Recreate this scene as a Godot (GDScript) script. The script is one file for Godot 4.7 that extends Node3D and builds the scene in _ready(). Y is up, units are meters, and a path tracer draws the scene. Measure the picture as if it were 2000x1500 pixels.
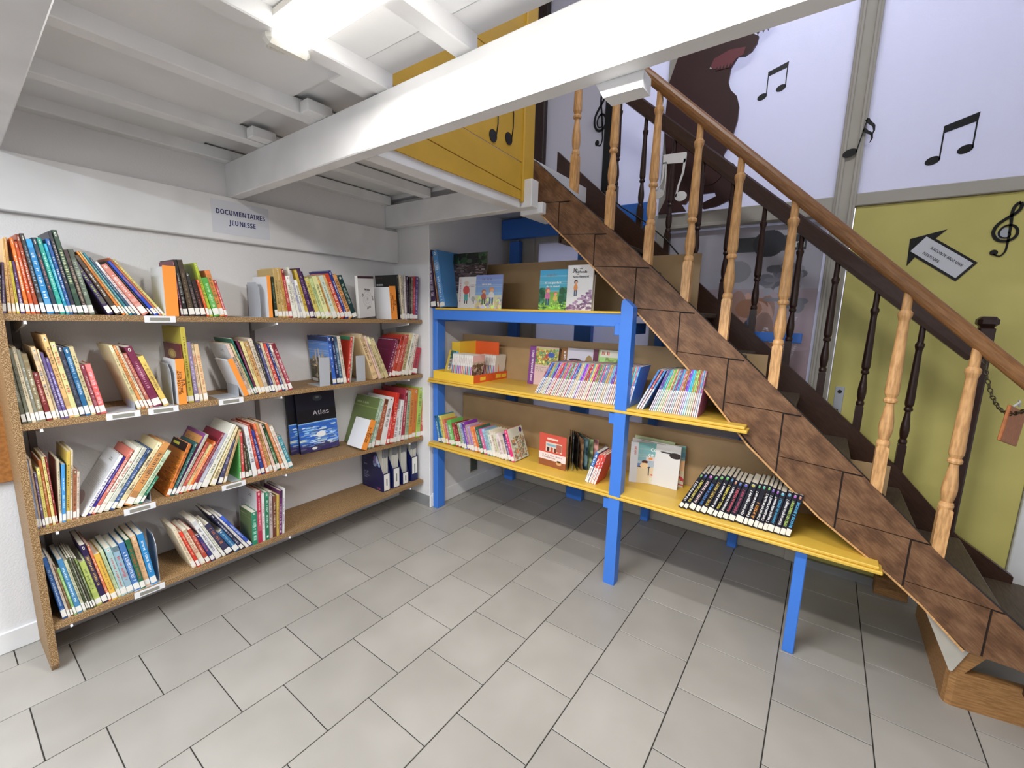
extends Node3D
# A corner of a library: a chipboard bookcase on the left wall, a blue and yellow bookcase under a wooden staircase, beams above.

# ---------------------------------------------------------------- mesh builder
class MB:
	var v := PackedVector3Array()
	var n := PackedVector3Array()
	var u := PackedVector2Array()
	var flat := Vector2(-1, -1)   # when set, every corner takes this place in the picture

	func tri(a: Vector3, b: Vector3, c: Vector3, ua := Vector2.ZERO, ub := Vector2.ZERO, uc := Vector2.ZERO) -> void:
		if flat.x >= 0.0:
			ua = flat; ub = flat; uc = flat
		var nn := (b - a).cross(c - a)
		if nn.length_squared() < 1e-16:
			return
		nn = nn.normalized()
		v.append_array([a, c, b]); n.append_array([nn, nn, nn]); u.append_array([ua, uc, ub])

	func quad(a: Vector3, b: Vector3, c: Vector3, d: Vector3, r := Rect2(0, 0, 1, 1)) -> void:
		# counter-clockwise seen from outside; a is bottom left of the picture r
		var e := r.end
		tri(a, b, c, Vector2(r.position.x, e.y), e, Vector2(e.x, r.position.y))
		tri(a, c, d, Vector2(r.position.x, e.y), Vector2(e.x, r.position.y), r.position)

	func smooth(a: Vector3, b: Vector3, c: Vector3, na: Vector3, nb: Vector3, nc: Vector3) -> void:
		v.append_array([a, c, b]); n.append_array([na, nc, nb])
		u.append_array([Vector2.ZERO, Vector2.ZERO, Vector2.ZERO])

	func box(lo: Vector3, hi: Vector3, bev := 0.0, xf := Transform3D.IDENTITY) -> MB:
		var c := (lo + hi) / 2.0
		var h := (hi - lo) / 2.0
		var b := minf(bev, minf(h.x, minf(h.y, h.z)) * 0.6)
		for ax in 3:
			var p := (ax + 1) % 3
			var q := (ax + 2) % 3
			for s in [-1.0, 1.0]:
				var pts := []
				for k in [[-1, -1], [1, -1], [1, 1], [-1, 1]]:
					var w := Vector3.ZERO
					w[ax] = s * h[ax]; w[p] = k[0] * (h[p] - b); w[q] = k[1] * (h[q] - b)
					pts.append(xf * (c + w))
				if s < 0:
					pts.reverse()
				quad(pts[0], pts[1], pts[2], pts[3])
		if b > 0.0:
			for ax in 3:
				var p := (ax + 1) % 3
				var q := (ax + 2) % 3
				for sp in [-1.0, 1.0]:
					for sq in [-1.0, 1.0]:
						var e := []
						for k in [[-1, 0], [1, 0], [1, 1], [-1, 1]]:
							var w := Vector3.ZERO
							w[ax] = k[0] * (h[ax] - b)
							w[p] = sp * (h[p] - (b if k[1] == 1 else 0.0))
							w[q] = sq * (h[q] - (0.0 if k[1] == 1 else b))
							e.append(xf * (c + w))
						if sp * sq < 0:
							e.reverse()
						quad(e[0], e[1], e[2], e[3])
			for sx in [-1.0, 1.0]:
				for sy in [-1.0, 1.0]:
					for sz in [-1.0, 1.0]:
						var s := Vector3(sx, sy, sz)
						var a := xf * (c + s * (h - Vector3(0, b, b)))
						var d := xf * (c + s * (h - Vector3(b, 0, b)))
						var f := xf * (c + s * (h - Vector3(b, b, 0)))
						if sx * sy * sz > 0:
							tri(a, d, f)
						else:
							tri(a, f, d)
		return self

	func prism(poly: PackedVector2Array, z0: float, z1: float, xf := Transform3D.IDENTITY) -> MB:
		var p := poly
		if Geometry2D.is_polygon_clockwise(p):
			p = p.duplicate(); p.reverse()
		var ids := Geometry2D.triangulate_polygon(p)
		for i in range(0, ids.size(), 3):
			var a := p[ids[i]]
			var b := p[ids[i + 1]]
			var c := p[ids[i + 2]]
			if (b - a).cross(c - a) < 0:
				var t := b
				b = c; c = t
			tri(xf * Vector3(a.x, a.y, z1), xf * Vector3(b.x, b.y, z1), xf * Vector3(c.x, c.y, z1))
			tri(xf * Vector3(a.x, a.y, z0), xf * Vector3(c.x, c.y, z0), xf * Vector3(b.x, b.y, z0))
		for i in p.size():
			var a := p[i]
			var b := p[(i + 1) % p.size()]
			quad(xf * Vector3(a.x, a.y, z0), xf * Vector3(b.x, b.y, z0), xf * Vector3(b.x, b.y, z1), xf * Vector3(a.x, a.y, z1))
		return self

	func lathe(prof: PackedVector2Array, segs := 12, xf := Transform3D.IDENTITY) -> MB:
		for i in prof.size() - 1:
			var a := prof[i]
			var b := prof[i + 1]
			var d := (b - a).normalized()
			for k in segs:
				var t0 := TAU * k / segs
				var t1 := TAU * (k + 1) / segs
				var c0 := Vector3(cos(t0), 0, -sin(t0))
				var c1 := Vector3(cos(t1), 0, -sin(t1))
				var n0 := xf.basis * (c0 * d.y - Vector3(0, d.x, 0))
				var n1 := xf.basis * (c1 * d.y - Vector3(0, d.x, 0))
				var p0 := xf * (c0 * a.x + Vector3(0, a.y, 0))
				var p1 := xf * (c1 * a.x + Vector3(0, a.y, 0))
				var p2 := xf * (c1 * b.x + Vector3(0, b.y, 0))
				var p3 := xf * (c0 * b.x + Vector3(0, b.y, 0))
				smooth(p0, p1, p2, n0, n1, n1)
				smooth(p0, p2, p3, n0, n1, n0)
		return self

	func tube(pts: PackedVector3Array, r: float, segs := 6, closed := false) -> MB:
		var rings := []
		var cnt := pts.size()
		for i in cnt:
			var t: Vector3
			if closed:
				t = pts[(i + 1) % cnt] - pts[(i + cnt - 1) % cnt]
			else:
				t = pts[mini(i + 1, cnt - 1)] - pts[maxi(i - 1, 0)]
			t = t.normalized()
			var s := t.cross(Vector3.UP if absf(t.y) < 0.9 else Vector3.RIGHT).normalized()
			var w := s.cross(t)
			var ring := []
			for k in segs:
				var a := TAU * k / segs
				ring.append(s * cos(a) + w * sin(a))
			rings.append(ring)
		for i in (cnt if closed else cnt - 1):
			var j := (i + 1) % cnt
			for k in segs:
				var l := (k + 1) % segs
				var A: Vector3 = rings[i][k]
				var B: Vector3 = rings[i][l]
				var C: Vector3 = rings[j][l]
				var D: Vector3 = rings[j][k]
				smooth(pts[i] + A * r, pts[j] + D * r, pts[j] + C * r, A, D, C)
				smooth(pts[i] + A * r, pts[j] + C * r, pts[i] + B * r, A, C, B)
		return self

	func mesh() -> ArrayMesh:
		var arr := []
		arr.resize(Mesh.ARRAY_MAX)
		arr[Mesh.ARRAY_VERTEX] = v
		arr[Mesh.ARRAY_NORMAL] = n
		arr[Mesh.ARRAY_TEX_UV] = u
		var m := ArrayMesh.new()
		m.add_surface_from_arrays(Mesh.PRIMITIVE_TRIANGLES, arr)
		return m

# ---------------------------------------------------------------- helpers
var names := {}
var M := {}
var rng := RandomNumberGenerator.new()

func numbered(s: String) -> String:
	names[s] = names.get(s, -1) + 1
	return s if names[s] == 0 else "%s_%03d" % [s, names[s]]

func part(called: String, m: Mesh, material: Material, parent: Node3D, at := Transform3D.IDENTITY) -> MeshInstance3D:
	var o := MeshInstance3D.new()
	o.name = called if parent != self else numbered(called)
	o.mesh = m
	o.material_override = material
	o.transform = at
	if parent != self:
		var k := 0
		while parent.has_node(NodePath(o.name)):
			k += 1
			o.name = "%s_%03d" % [called, k]
	parent.add_child(o, true)
	return o

func tag(o: Node3D, label: String, category: String, group := "") -> Node3D:
	o.set_meta("label", label)
	o.set_meta("category", category)
	if group != "":
		o.set_meta("group", group)
	return o

func thing(called: String, label: String, category: String, at := Transform3D.IDENTITY, group := "") -> Node3D:
	var o := Node3D.new()
	o.name = numbered(called)
	add_child(o, true)
	o.transform = at
	tag(o, label, category, group)
	return o

func structure(called: String, m: Mesh, material: Material) -> MeshInstance3D:
	var o := part(called, m, material, self)
	o.set_meta("kind", "structure")
	return o

func bx(x0: float, x1: float, y0: float, y1: float, z0: float, z1: float, bev := 0.0) -> ArrayMesh:
	return MB.new().box(Vector3(x0, y0, z0), Vector3(x1, y1, z1), bev).mesh()

func V3(x: float, y: float, z: float) -> Vector3:
	return Vector3(x, y, z)

func mat(called: String, c: Color, rough := 0.6, tex: Texture2D = null, scale := Vector3.ONE, bump := 0.0, bump_tex: Texture2D = null, world := true) -> StandardMaterial3D:
	var m := StandardMaterial3D.new()
	m.resource_name = called
	m.albedo_color = c
	m.roughness = rough
	if tex or bump_tex:
		m.uv1_triplanar = true
		m.uv1_world_triplanar = world
		m.uv1_scale = scale
		m.uv1_triplanar_sharpness = 8.0
	if tex:
		m.albedo_texture = tex
	if bump_tex:
		m.normal_enabled = true
		m.normal_texture = bump_tex
		m.normal_scale = bump
	M[called] = m
	return m

func noise(freq: float, lo: Color, hi: Color, kind := FastNoiseLite.TYPE_SIMPLEX_SMOOTH, octaves := 4, size := 512, mid := Color(0, 0, 0, 0), seed_ := 1) -> NoiseTexture2D:
	var f := FastNoiseLite.new()
	f.noise_type = kind
	f.frequency = freq
	f.fractal_octaves = octaves
	f.seed = seed_
	var t := NoiseTexture2D.new()
	t.width = size; t.height = size
	t.seamless = true
	t.noise = f
	var g := Gradient.new()
	g.set_color(0, lo); g.set_color(1, hi)
	g.set_offset(0, 0.2); g.set_offset(1, 0.8)
	if mid.a > 0:
		g.add_point(0.5, mid)
	t.color_ramp = g
	return t

func bumps(freq: float, kind := FastNoiseLite.TYPE_SIMPLEX_SMOOTH, strength := 4.0, octaves := 3) -> NoiseTexture2D:
	var f := FastNoiseLite.new()
	f.noise_type = kind
	f.frequency = freq
	f.fractal_octaves = octaves
	var t := NoiseTexture2D.new()
	t.width = 512; t.height = 512
	t.seamless = true
	t.as_normal_map = true
	t.bump_strength = strength
	t.noise = f
	return t

func layer(m: StandardMaterial3D, tex: Texture2D, scale: Vector3) -> void:
	m.detail_enabled = true
	m.detail_blend_mode = BaseMaterial3D.BLEND_MODE_MUL
	m.detail_albedo = tex
	m.detail_uv_layer = BaseMaterial3D.DETAIL_UV_2
	m.uv2_triplanar = true
	m.uv2_world_triplanar = m.uv1_world_triplanar
	m.uv2_scale = scale

func hex3(s: String) -> Color:
	return Color(s.substr(0, 1).hex_to_int() / 15.0, s.substr(1, 1).hex_to_int() / 15.0, s.substr(2, 1).hex_to_int() / 15.0).lerp(Color(0.55, 0.52, 0.48), 0.08)

var font_regular: SystemFont
var font_bold: SystemFont
var font_serif: SystemFont

func lettering(parent: Node3D, called: String, words: String, cap: float, c: Color, at: Transform3D, font: Font = null, width := 0.0) -> MeshInstance3D:
	var t := TextMesh.new()
	t.text = words
	t.font = font if font else font_bold
	t.font_size = 24
	t.pixel_size = cap / 17.0
	t.depth = 0.0008
	t.curve_step = 3.0
	var k := "ink " + c.to_html()
	if not M.has(k):
		mat(k, c, 0.7)
	var xf := at
	if width > 0.0:
		var w := t.get_aabb().size.x
		if w > 0.0:
			xf = at * Transform3D(Basis.from_scale(Vector3(width / w, 1, 1)), Vector3.ZERO)
	return part(called, t, M[k], parent, xf)

func ellipse_poly(c: Vector2, r: Vector2, rot := 0.0, cnt := 20) -> PackedVector2Array:
	var p := PackedVector2Array()
	for i in cnt:
		var a := TAU * i / cnt
		p.append(c + Vector2(cos(a) * r.x, sin(a) * r.y).rotated(rot))
	return p

func stroke_poly(pts: PackedVector2Array, w0: float, w1: float, mid := 0.0) -> PackedVector2Array:
	var left := PackedVector2Array()
	var right := PackedVector2Array()
	for i in pts.size():
		var t := (pts[mini(i + 1, pts.size() - 1)] - pts[maxi(i - 1, 0)]).normalized()
		var f := float(i) / (pts.size() - 1)
		var w := lerpf(w0, w1, f) + mid * sin(PI * f)
		var s := Vector2(-t.y, t.x) * w / 2.0
		left.append(pts[i] + s)
		right.append(pts[i] - s)
	right.reverse()
	left.append_array(right)
	return left

func strip(mb: MB, pts: PackedVector2Array, w0: float, w1: float, mid: float, z0: float, z1: float) -> void:
	# a ribbon that may cross itself: one prism per piece
	for i in pts.size() - 1:
		var f0 := float(i) / (pts.size() - 1)
		var f1 := float(i + 1) / (pts.size() - 1)
		var a := lerpf(w0, w1, f0) + mid * sin(PI * f0)
		var b := lerpf(w0, w1, f1) + mid * sin(PI * f1)
		var t := (pts[i + 1] - pts[i]).normalized()
		var s := Vector2(-t.y, t.x) / 2.0
		mb.prism(PackedVector2Array([pts[i] + s * a, pts[i] - s * a, pts[i + 1] + t * 0.001 - s * b, pts[i + 1] + t * 0.001 + s * b]), z0, z1)

# ---------------------------------------------------------------- painting
var spine_art: Image
var cover_art: Image
const SPW := 32
const SPH := 256

func tint(c: Color, k: float) -> Color:
	return Color(clampf(c.r * k, 0, 1), clampf(c.g * k, 0, 1), clampf(c.b * k, 0, 1))

func paint_spine(i: int, c1: Color, c2: Color, style: String) -> void:
	var x0 := (i % 64) * SPW
	var y0 := (i / 64) * SPH
	var body := c2 if style == "D" else c1
	spine_art.fill_rect(Rect2i(x0, y0, SPW, SPH), body)
	spine_art.fill_rect(Rect2i(x0, y0 + 248, SPW, 8), c1)
	if style == "D":
		return
	if style == "K":
		var cc := Color.from_hsv(rng.randf(), 0.5, 0.75)
		for yy in range(8, 26):
			var hw := int(sqrt(maxf(0.0, 81.0 - (yy - 17.0) * (yy - 17.0))))
			spine_art.fill_rect(Rect2i(x0 + 16 - hw, y0 + yy, 2 * hw, 1), cc if yy > 12 else Color(0.85, 0.85, 0.85))
		return
	if style == "T":
		spine_art.fill_rect(Rect2i(x0, y0 + 116, SPW, 132), Color(0.93, 0.92, 0.9))
		for k in 9:
			spine_art.fill_rect(Rect2i(x0 + rng.randi_range(4, 20), y0 + rng.randi_range(4, 110), rng.randi_range(4, 10), rng.randi_range(4, 16)), c2)
		for k in 14:
			spine_art.fill_rect(Rect2i(x0 + 11, y0 + 130 + k * 6, 9, rng.randi_range(2, 5)), Color(0.6, 0.58, 0.58))
		return
	# faint mottling, as pictures run over from the cover
	for k in rng.randi_range(0, 5):
		var yy := rng.randi_range(20, 220)
		spine_art.fill_rect(Rect2i(x0, y0 + yy, SPW, rng.randi_range(6, 34)), c1.lerp(c2, rng.randf_range(0.05, 0.3)))
	if rng.randf() < 0.45:
		spine_art.fill_rect(Rect2i(x0, y0 + 2, SPW, rng.randi_range(18, 40)), tint(c1, rng.randf_range(0.6, 1.35)))
	if rng.randf() < 0.5:
		for yy in range(6, 20):
			var hw := int(sqrt(maxf(0.0, 49.0 - (yy - 13.0) * (yy - 13.0))))
			spine_art.fill_rect(Rect2i(x0 + 16 - hw, y0 + yy, 2 * hw, 1), Color(0.92, 0.9, 0.86))
		spine_art.fill_rect(Rect2i(x0 + 13, y0 + 11, 6, 5), c2 if c2.get_luminance() < 0.5 else c1)
	# unreadable title: little strokes in a row along the spine
	var y := rng.randi_range(30, 60)
	var stop := rng.randi_range(150, 215)
	var wide := rng.randi_range(10, 17)
	while y < stop:
		if rng.randf() < 0.14:
			y += 8
			continue
		var lh := rng.randi_range(4, 7)
		var lx := x0 + 16 - wide / 2
		match rng.randi_range(0, 3):
			0:
				spine_art.fill_rect(Rect2i(lx, y0 + y, wide, 2), c2)
				spine_art.fill_rect(Rect2i(lx, y0 + y + lh - 2, wide, 2), c2)
			1:
				spine_art.fill_rect(Rect2i(lx, y0 + y, wide, 2), c2)
				spine_art.fill_rect(Rect2i(lx, y0 + y, 3, lh), c2)
				spine_art.fill_rect(Rect2i(lx + wide / 2, y0 + y, 3, lh), c2)
			2:
				spine_art.fill_rect(Rect2i(lx, y0 + y + lh / 2, wide, 2), c2)
			3:
				spine_art.fill_rect(Rect2i(lx, y0 + y, wide - 4, 2), c2)
				spine_art.fill_rect(Rect2i(lx + wide - 5, y0 + y, 3, lh), c2)
		y += lh + 2
	if rng.randf() < 0.4:
		spine_art.fill_rect(Rect2i(x0 + 8, y0 + 222, 16, 12), c2)

const CW := 256
const CH := 340
var cell := 0

func cR(x: float, y: float, w: float, h: float, c: Color) -> void:
	var o := Vector2i((cell % 8) * CW, (cell / 8) * CH)
	cover_art.fill_rect(Rect2i(o.x + int(x * CW), o.y + int(y * CH), maxi(1, int(w * CW)), maxi(1, int(h * CH))).intersection(Rect2i(o, Vector2i(CW, CH))), c)

func cE(x: float, y: float, rx: float, ry: float, c: Color) -> void:
	var o := Vector2i((cell % 8) * CW, (cell / 8) * CH)
	var R := int(ry * CH)
	for k in range(-R, R + 1):
		var hw := int(rx * CW * sqrt(maxf(0.0, 1.0 - float(k * k) / maxf(1.0, R * R))))
		cover_art.fill_rect(Rect2i(o.x + int(x * CW) - hw, o.y + int(y * CH) + k, 2 * hw, 1).intersection(Rect2i(o, Vector2i(CW, CH))), c)

func cG(y0: float, y1: float, a: Color, b: Color) -> void:
	var n := int((y1 - y0) * CH)
	for k in n:
		cR(0, y0 + float(k) / CH, 1, 1.5 / CH, a.lerp(b, float(k) / n))

func cB(x0: float, y0: float, x1: float, y1: float, cols: Array, cnt: int, r: float, flat := 1.0) -> void:
	for k in cnt:
		var c: Color = cols[rng.randi_range(0, cols.size() - 1)]
		cE(rng.randf_range(x0, x1), rng.randf_range(y0, y1), r * rng.randf_range(0.4, 1.0), r * flat * rng.randf_range(0.3, 1.0), tint(c, rng.randf_range(0.8, 1.2)))

func cT(x: float, y: float, w: float, c: Color, lines := 1, lh := 0.03) -> void:
	for l in lines:
		var xx := x
		while xx < x + w * (1.0 if l < lines - 1 else 0.7):
			var ww := rng.randf_range(0.012, 0.03)
			if rng.randf() < 0.85:
				cR(xx, y + l * lh * 1.6, ww, lh, c)
			xx += ww + 0.012

func person(x: float, y: float, s: float, skin: Color, hair: Color, top: Color, legs: Color) -> void:
	cE(x, y - s * 0.02, s * 0.17, s * 0.13, hair)
	cE(x + s * 0.03, y + s * 0.02, s * 0.12, s * 0.1, skin)
	cE(x, y + s * 0.28, s * 0.19, s * 0.2, top)
	cR(x - s * 0.14, y + s * 0.4, s * 0.11, s * 0.33, legs)
	cR(x + s * 0.03, y + s * 0.4, s * 0.11, s * 0.33, legs)

func H(s: String) -> Color:
	return hex3(s)

func paint_covers() -> void:
	cover_art = Image.create(2048, 2048, false, Image.FORMAT_RGB8)
	cover_art.fill(Color(0.9, 0.9, 0.88))
	# 0 planet atlas
	cell = 0
	cR(0, 0, 1, 1, H("112")); cG(0, 0.28, Color(0.05, 0.08, 0.18), Color(0.1, 0.12, 0.2)); cE(0.55, 0.1, 0.12, 0.05, H("345")); cE(0.55, 0.09, 0.05, 0.02, H("887"))
	cG(0.28, 0.5, Color(0.08, 0.09, 0.13), Color(0.03, 0.03, 0.06))
	cG(0.5, 0.86, Color(0.2, 0.45, 0.85), Color(0.2, 0.4, 0.8)); cG(0.86, 1.0, Color(0.25, 0.25, 0.5), Color(0.2, 0.15, 0.35)); cE(0.5, 0.505, 0.6, 0.012, H("9cf"))
	cB(0.05, 0.55, 0.95, 0.9, [H("bdf"), H("eff"), H("58c"), H("8bf"), H("47b")], 130, 0.11, 0.16); cE(0.55, 0.72, 0.12, 0.05, H("fff")); cB(0, 0.88, 1, 0.99, [H("446"), H("557"), H("334")], 40, 0.1, 0.15)
	cE(0.35, 0.94, 0.07, 0.025, H("fff"))
	# 1 white cover with concentric ring
	cell = 1
	cR(0, 0, 1, 1, H("eee")); cR(0, 0, 1, 0.06, H("423"))
	for k in 5:
		cE(0.55, 0.55, 0.3 - k * 0.05, 0.2 - k * 0.034, H("ddd") if k % 2 == 0 else H("eee"))
	cE(0.55, 0.55, 0.03, 0.02, H("889"))
	# 2 dark fur photograph with cream band
	cell = 2
	cR(0, 0, 1, 1, H("322")); cB(0, 0, 1, 0.25, [H("121"), H("343"), H("353"), H("111")], 150, 0.09); cB(0, 0.2, 1, 0.74, [H("433"), H("655"), H("877"), H("322"), H("544")], 420, 0.09, 0.25)
	cR(0, 0.72, 1, 0.17, H("cca")); cR(0, 0.88, 1, 0.12, H("a52"))
	# 3 white, a child in a red jumper
	cell = 3
	cR(0, 0, 1, 1, H("eee")); cR(0.06, 0.04, 0.1, 0.9, H("edd")); cT(0.08, 0.1, 0.06, H("b68"), 9, 0.05); cT(0.5, 0.25, 0.45, H("988"), 2, 0.03)
	cE(0.42, 0.2, 0.13, 0.07, H("dcb")); cE(0.42, 0.42, 0.17, 0.14, H("d55")); cR(0.32, 0.55, 0.2, 0.2, H("5aa")); cR(0.34, 0.75, 0.05, 0.1, H("333")); cR(0.45, 0.75, 0.05, 0.1, H("333")); cR(0.58, 0.45, 0.03, 0.2, H("b77")); cE(0.8, 0.7, 0.1, 0.08, H("bbb")); cR(0.74, 0.75, 0.03, 0.1, H("998")); cR(0.83, 0.75, 0.03, 0.1, H("998"))
	# 4 lilac with two children
	cell = 4
	cG(0, 0.6, H("89d"), H("8be")); cG(0.6, 1.0, H("ddb"), H("dc8")); cT(0.24, 0.1, 0.5, H("77a"), 1, 0.06); cT(0.25, 0.26, 0.5, H("eed"), 1, 0.045)
	cB(0, 0.65, 1, 1, [H("ce8"), H("edb"), H("bbd")], 50, 0.09)
	person(0.33, 0.5, 0.5, H("eb9"), H("c75"), H("c65"), H("567")); person(0.62, 0.45, 0.55, H("eb9"), H("e95"), H("eee"), H("56a"))
	# 5 turquoise with a garden
	cell = 5
	cG(0, 0.55, H("4ad"), H("5bc")); cG(0.55, 1, H("7b5"), H("9c4")); cT(0.22, 0.11, 0.5, H("789"), 1, 0.06)
	cB(0, 0.5, 0.18, 0.8, [H("264"), H("375"), H("486")], 60, 0.09); cB(0.78, 0.5, 1, 0.85, [H("264"), H("375"), H("253")], 70, 0.1); cB(0, 0.8, 1, 1, [H("8c4"), H("ad5"), H("6a4"), H("354")], 90, 0.06, 0.5)
	person(0.32, 0.52, 0.5, H("fb9"), H("e65"), H("d7a"), H("358")); person(0.6, 0.6, 0.4, H("fb9"), H("e75"), H("ec6"), H("8a5"))
	# 6 white with a child on a mauve heap
	cell = 6
	cR(0, 0, 1, 1, H("eee"))
	for k in 80:
		var x := rng.randf_range(0.06, 0.98)
		cE(x, rng.randf_range(0.97 - 0.48 * x, 0.97), 0.07, 0.025, [H("a8a"), H("868"), H("b9b"), H("757")][k % 4])
	person(0.35, 0.38, 0.42, H("ea8"), H("333"), H("e95"), H("357"))
	# 7 meadow picture over white, mauve strip at the left
	cell = 7
	cR(0, 0, 1, 1, H("ecc")); cR(0.22, 0.03, 0.78, 0.45, H("cc8")); cB(0.24, 0.08, 0.97, 0.45, [H("bb5"), H("dd8"), H("a84"), H("795"), H("e95"), H("697")], 220, 0.05); cE(0.75, 0.2, 0.12, 0.07, H("46b")); cE(0.6, 0.24, 0.05, 0.06, H("c54"))
	cT(0.26, 0.52, 0.7, H("aa9"), 3, 0.03); cR(0, 0, 0.22, 1, H("849")); cE(0.9, 0.78, 0.05, 0.03, H("635"))
	# 8 bird picture, brown strip
	cell = 8
	cR(0, 0, 1, 1, H("dde")); cB(0.2, 0.5, 0.7, 0.9, [H("8a6"), H("cb9"), H("797")], 90, 0.08); cR(0, 0, 0.2, 1, H("963")); cE(0.45, 0.28, 0.2, 0.035, H("212")); cE(0.5, 0.33, 0.07, 0.05, H("323")); cE(0.88, 0.35, 0.12, 0.2, H("a85"))
	# 9 green field, maroon strip
	cell = 9
	cR(0, 0, 1, 1, H("ac7")); cB(0.1, 0.15, 1, 1, [H("bd7"), H("9b6"), H("ad8"), H("8a5")], 200, 0.1); cR(0.2, 0, 0.8, 0.17, H("eed")); cT(0.24, 0.04, 0.3, H("c42"), 1, 0.08); cR(0, 0, 0.16, 0.7, H("624"))
	# 10 red board book
	cell = 10
	cR(0, 0, 1, 1, H("d54")); cR(0.3, 0.12, 0.4, 0.06, H("fdc")); cR(0.25, 0.25, 0.6, 0.28, H("edc")); cR(0.28, 0.3, 0.35, 0.07, H("8bc"))
	for k in 4:
		cR(0.3 + k * 0.13, 0.4, 0.09, 0.13, [H("422"), H("c54"), H("632"), H("d76")][k])
	cR(0.64, 0.28, 0.2, 0.22, H("b65")); cR(0, 0.58, 1, 0.22, H("fee")); cT(0.14, 0.64, 0.7, H("a88"), 2, 0.04); cR(0, 0.8, 1, 0.2, H("953")); cE(0.75, 0.84, 0.1, 0.06, H("da7")); cE(0.75, 0.79, 0.08, 0.03, H("321"))
	# 11 pale green
	cell = 11
	cR(0, 0, 1, 1, H("cda")); cT(0.1, 0.12, 0.6, H("343"), 1, 0.05)
	# 12 white with black shapes
	cell = 12
	cR(0, 0, 1, 1, H("eee")); cR(0.2, 0.02, 0.5, 0.02, H("aaa")); cE(0.72, 0.2, 0.12, 0.02, H("222")); cE(0.9, 0.24, 0.12, 0.07, H("211"))
	# 13 doctor's room, turquoise
	cell = 13
	cR(0, 0, 1, 1, H("edb")); cG(0, 0.45, H("7bb"), H("8bc")); cR(0.62, 0.15, 0.4, 0.12, H("6ac")); cR(0.02, 0.4, 0.12, 0.22, H("ad6")); cR(0.3, 0.34, 0.18, 0.1, H("edd")); cE(0.38, 0.38, 0.04, 0.03, H("e95"))
	cR(0.14, 0.45, 0.5, 0.14, H("bcd")); cR(0.66, 0.42, 0.16, 0.13, H("678")); cR(0.84, 0.35, 0.16, 0.25, H("fc9"))
	cE(0.17, 0.56, 0.16, 0.05, H("68c")); cR(0.04, 0.58, 0.34, 0.03, H("347")); cR(0.1, 0.6, 0.02, 0.16, H("335")); cR(0.35, 0.6, 0.02, 0.2, H("433"))
	cE(0.28, 0.47, 0.06, 0.04, H("521")); cE(0.27, 0.56, 0.08, 0.07, H("fda")); cE(0.58, 0.46, 0.07, 0.06, H("311")); cE(0.59, 0.48, 0.05, 0.045, H("953")); cE(0.58, 0.64, 0.1, 0.12, H("d56")); cE(0.66, 0.76, 0.14, 0.08, H("8ad")); cE(0.87, 0.62, 0.06, 0.04, H("533")); cE(0.87, 0.66, 0.06, 0.05, H("d97")); cE(0.88, 0.82, 0.12, 0.1, H("d45")); cE(0.88, 0.82, 0.06, 0.05, H("ec7"))
	cR(0.38, 0.84, 0.6, 0.16, H("eed"))
	for k in 30:
		cR(0.4 + k * 0.02, 0.76 + k * 0.006, 0.03, 0.03, H("d45"))
	# 14 blue castle photograph
	cell = 14
	cG(0, 0.5, H("47c"), H("69d")); cR(0, 0, 1, 0.1, H("236")); cG(0.5, 1, H("542"), H("231")); cB(0.2, 0.4, 1, 0.9, [H("a97"), H("764"), H("cb9"), H("432")], 120, 0.07); cR(0.3, 0.3, 0.06, 0.3, H("cba")); cR(0.45, 0.27, 0.06, 0.3, H("cba")); cR(0.66, 0.3, 0.06, 0.3, H("a98")); cR(0, 0.92, 0.3, 0.07, H("eee"))
	# 15 red cover with green top
	cell = 15
	cR(0, 0, 1, 1, H("b32")); cR(0, 0, 1, 0.08, H("375")); cE(0.5, 0.5, 0.3, 0.2, H("c43")); cE(0.5, 0.5, 0.2, 0.13, H("b32"))
	# 16 night-blue magazine box side
	cell = 16
	cR(0, 0, 1, 1, H("114")); cB(0.6, 0, 1, 0.4, [H("659"), H("9bd"), H("48c")], 40, 0.1); cE(0.8, 0.25, 0.13, 0.09, H("cdf")); cT(0.08, 0.08, 0.3, H("336"), 4, 0.04); cT(0.12, 0.42, 0.2, H("99b"), 1, 0.03); cT(0.12, 0.6, 0.2, H("88b"), 4, 0.03); cT(0.75, 0.92, 0.15, H("b57"), 1, 0.05)
	# 17 brown-orange canyon photograph
	cell = 17
	cR(0, 0, 1, 1, H("c72")); cG(0.18, 1, H("d83"), H("a51")); cB(0, 0.3, 1, 1, [H("b62"), H("d83"), H("c72"), H("941")], 150, 0.12, 0.12); cR(0, 0, 1, 0.16, H("211")); cR(0.12, 0.05, 0.4, 0.05, H("dd4"))
	# 18 mauve frame, ochre plate
	cell = 18
	cR(0, 0, 1, 1, H("848")); cR(0.08, 0.06, 0.84, 0.36, H("d95")); cT(0.15, 0.12, 0.65, H("863"), 1, 0.05); cR(0.08, 0.24, 0.84, 0.02, H("742"))
	# 19 white page of small print
	cell = 19
	cR(0, 0, 1, 1, H("ddd")); cT(0.55, 0.1, 0.25, H("555"), 2, 0.02); cT(0.15, 0.28, 0.75, H("bbb"), 14, 0.016); cE(0.3, 0.85, 0.3, 0.12, H("b99"))
	# 20 olive
	cell = 20
	cR(0, 0, 1, 1, H("674")); cR(0, 0.2, 1, 0.02, H("895")); cT(0.1, 0.12, 0.7, H("bc9"), 1, 0.04)
	# 21 leopard pattern, orange and green
	cell = 21
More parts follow.
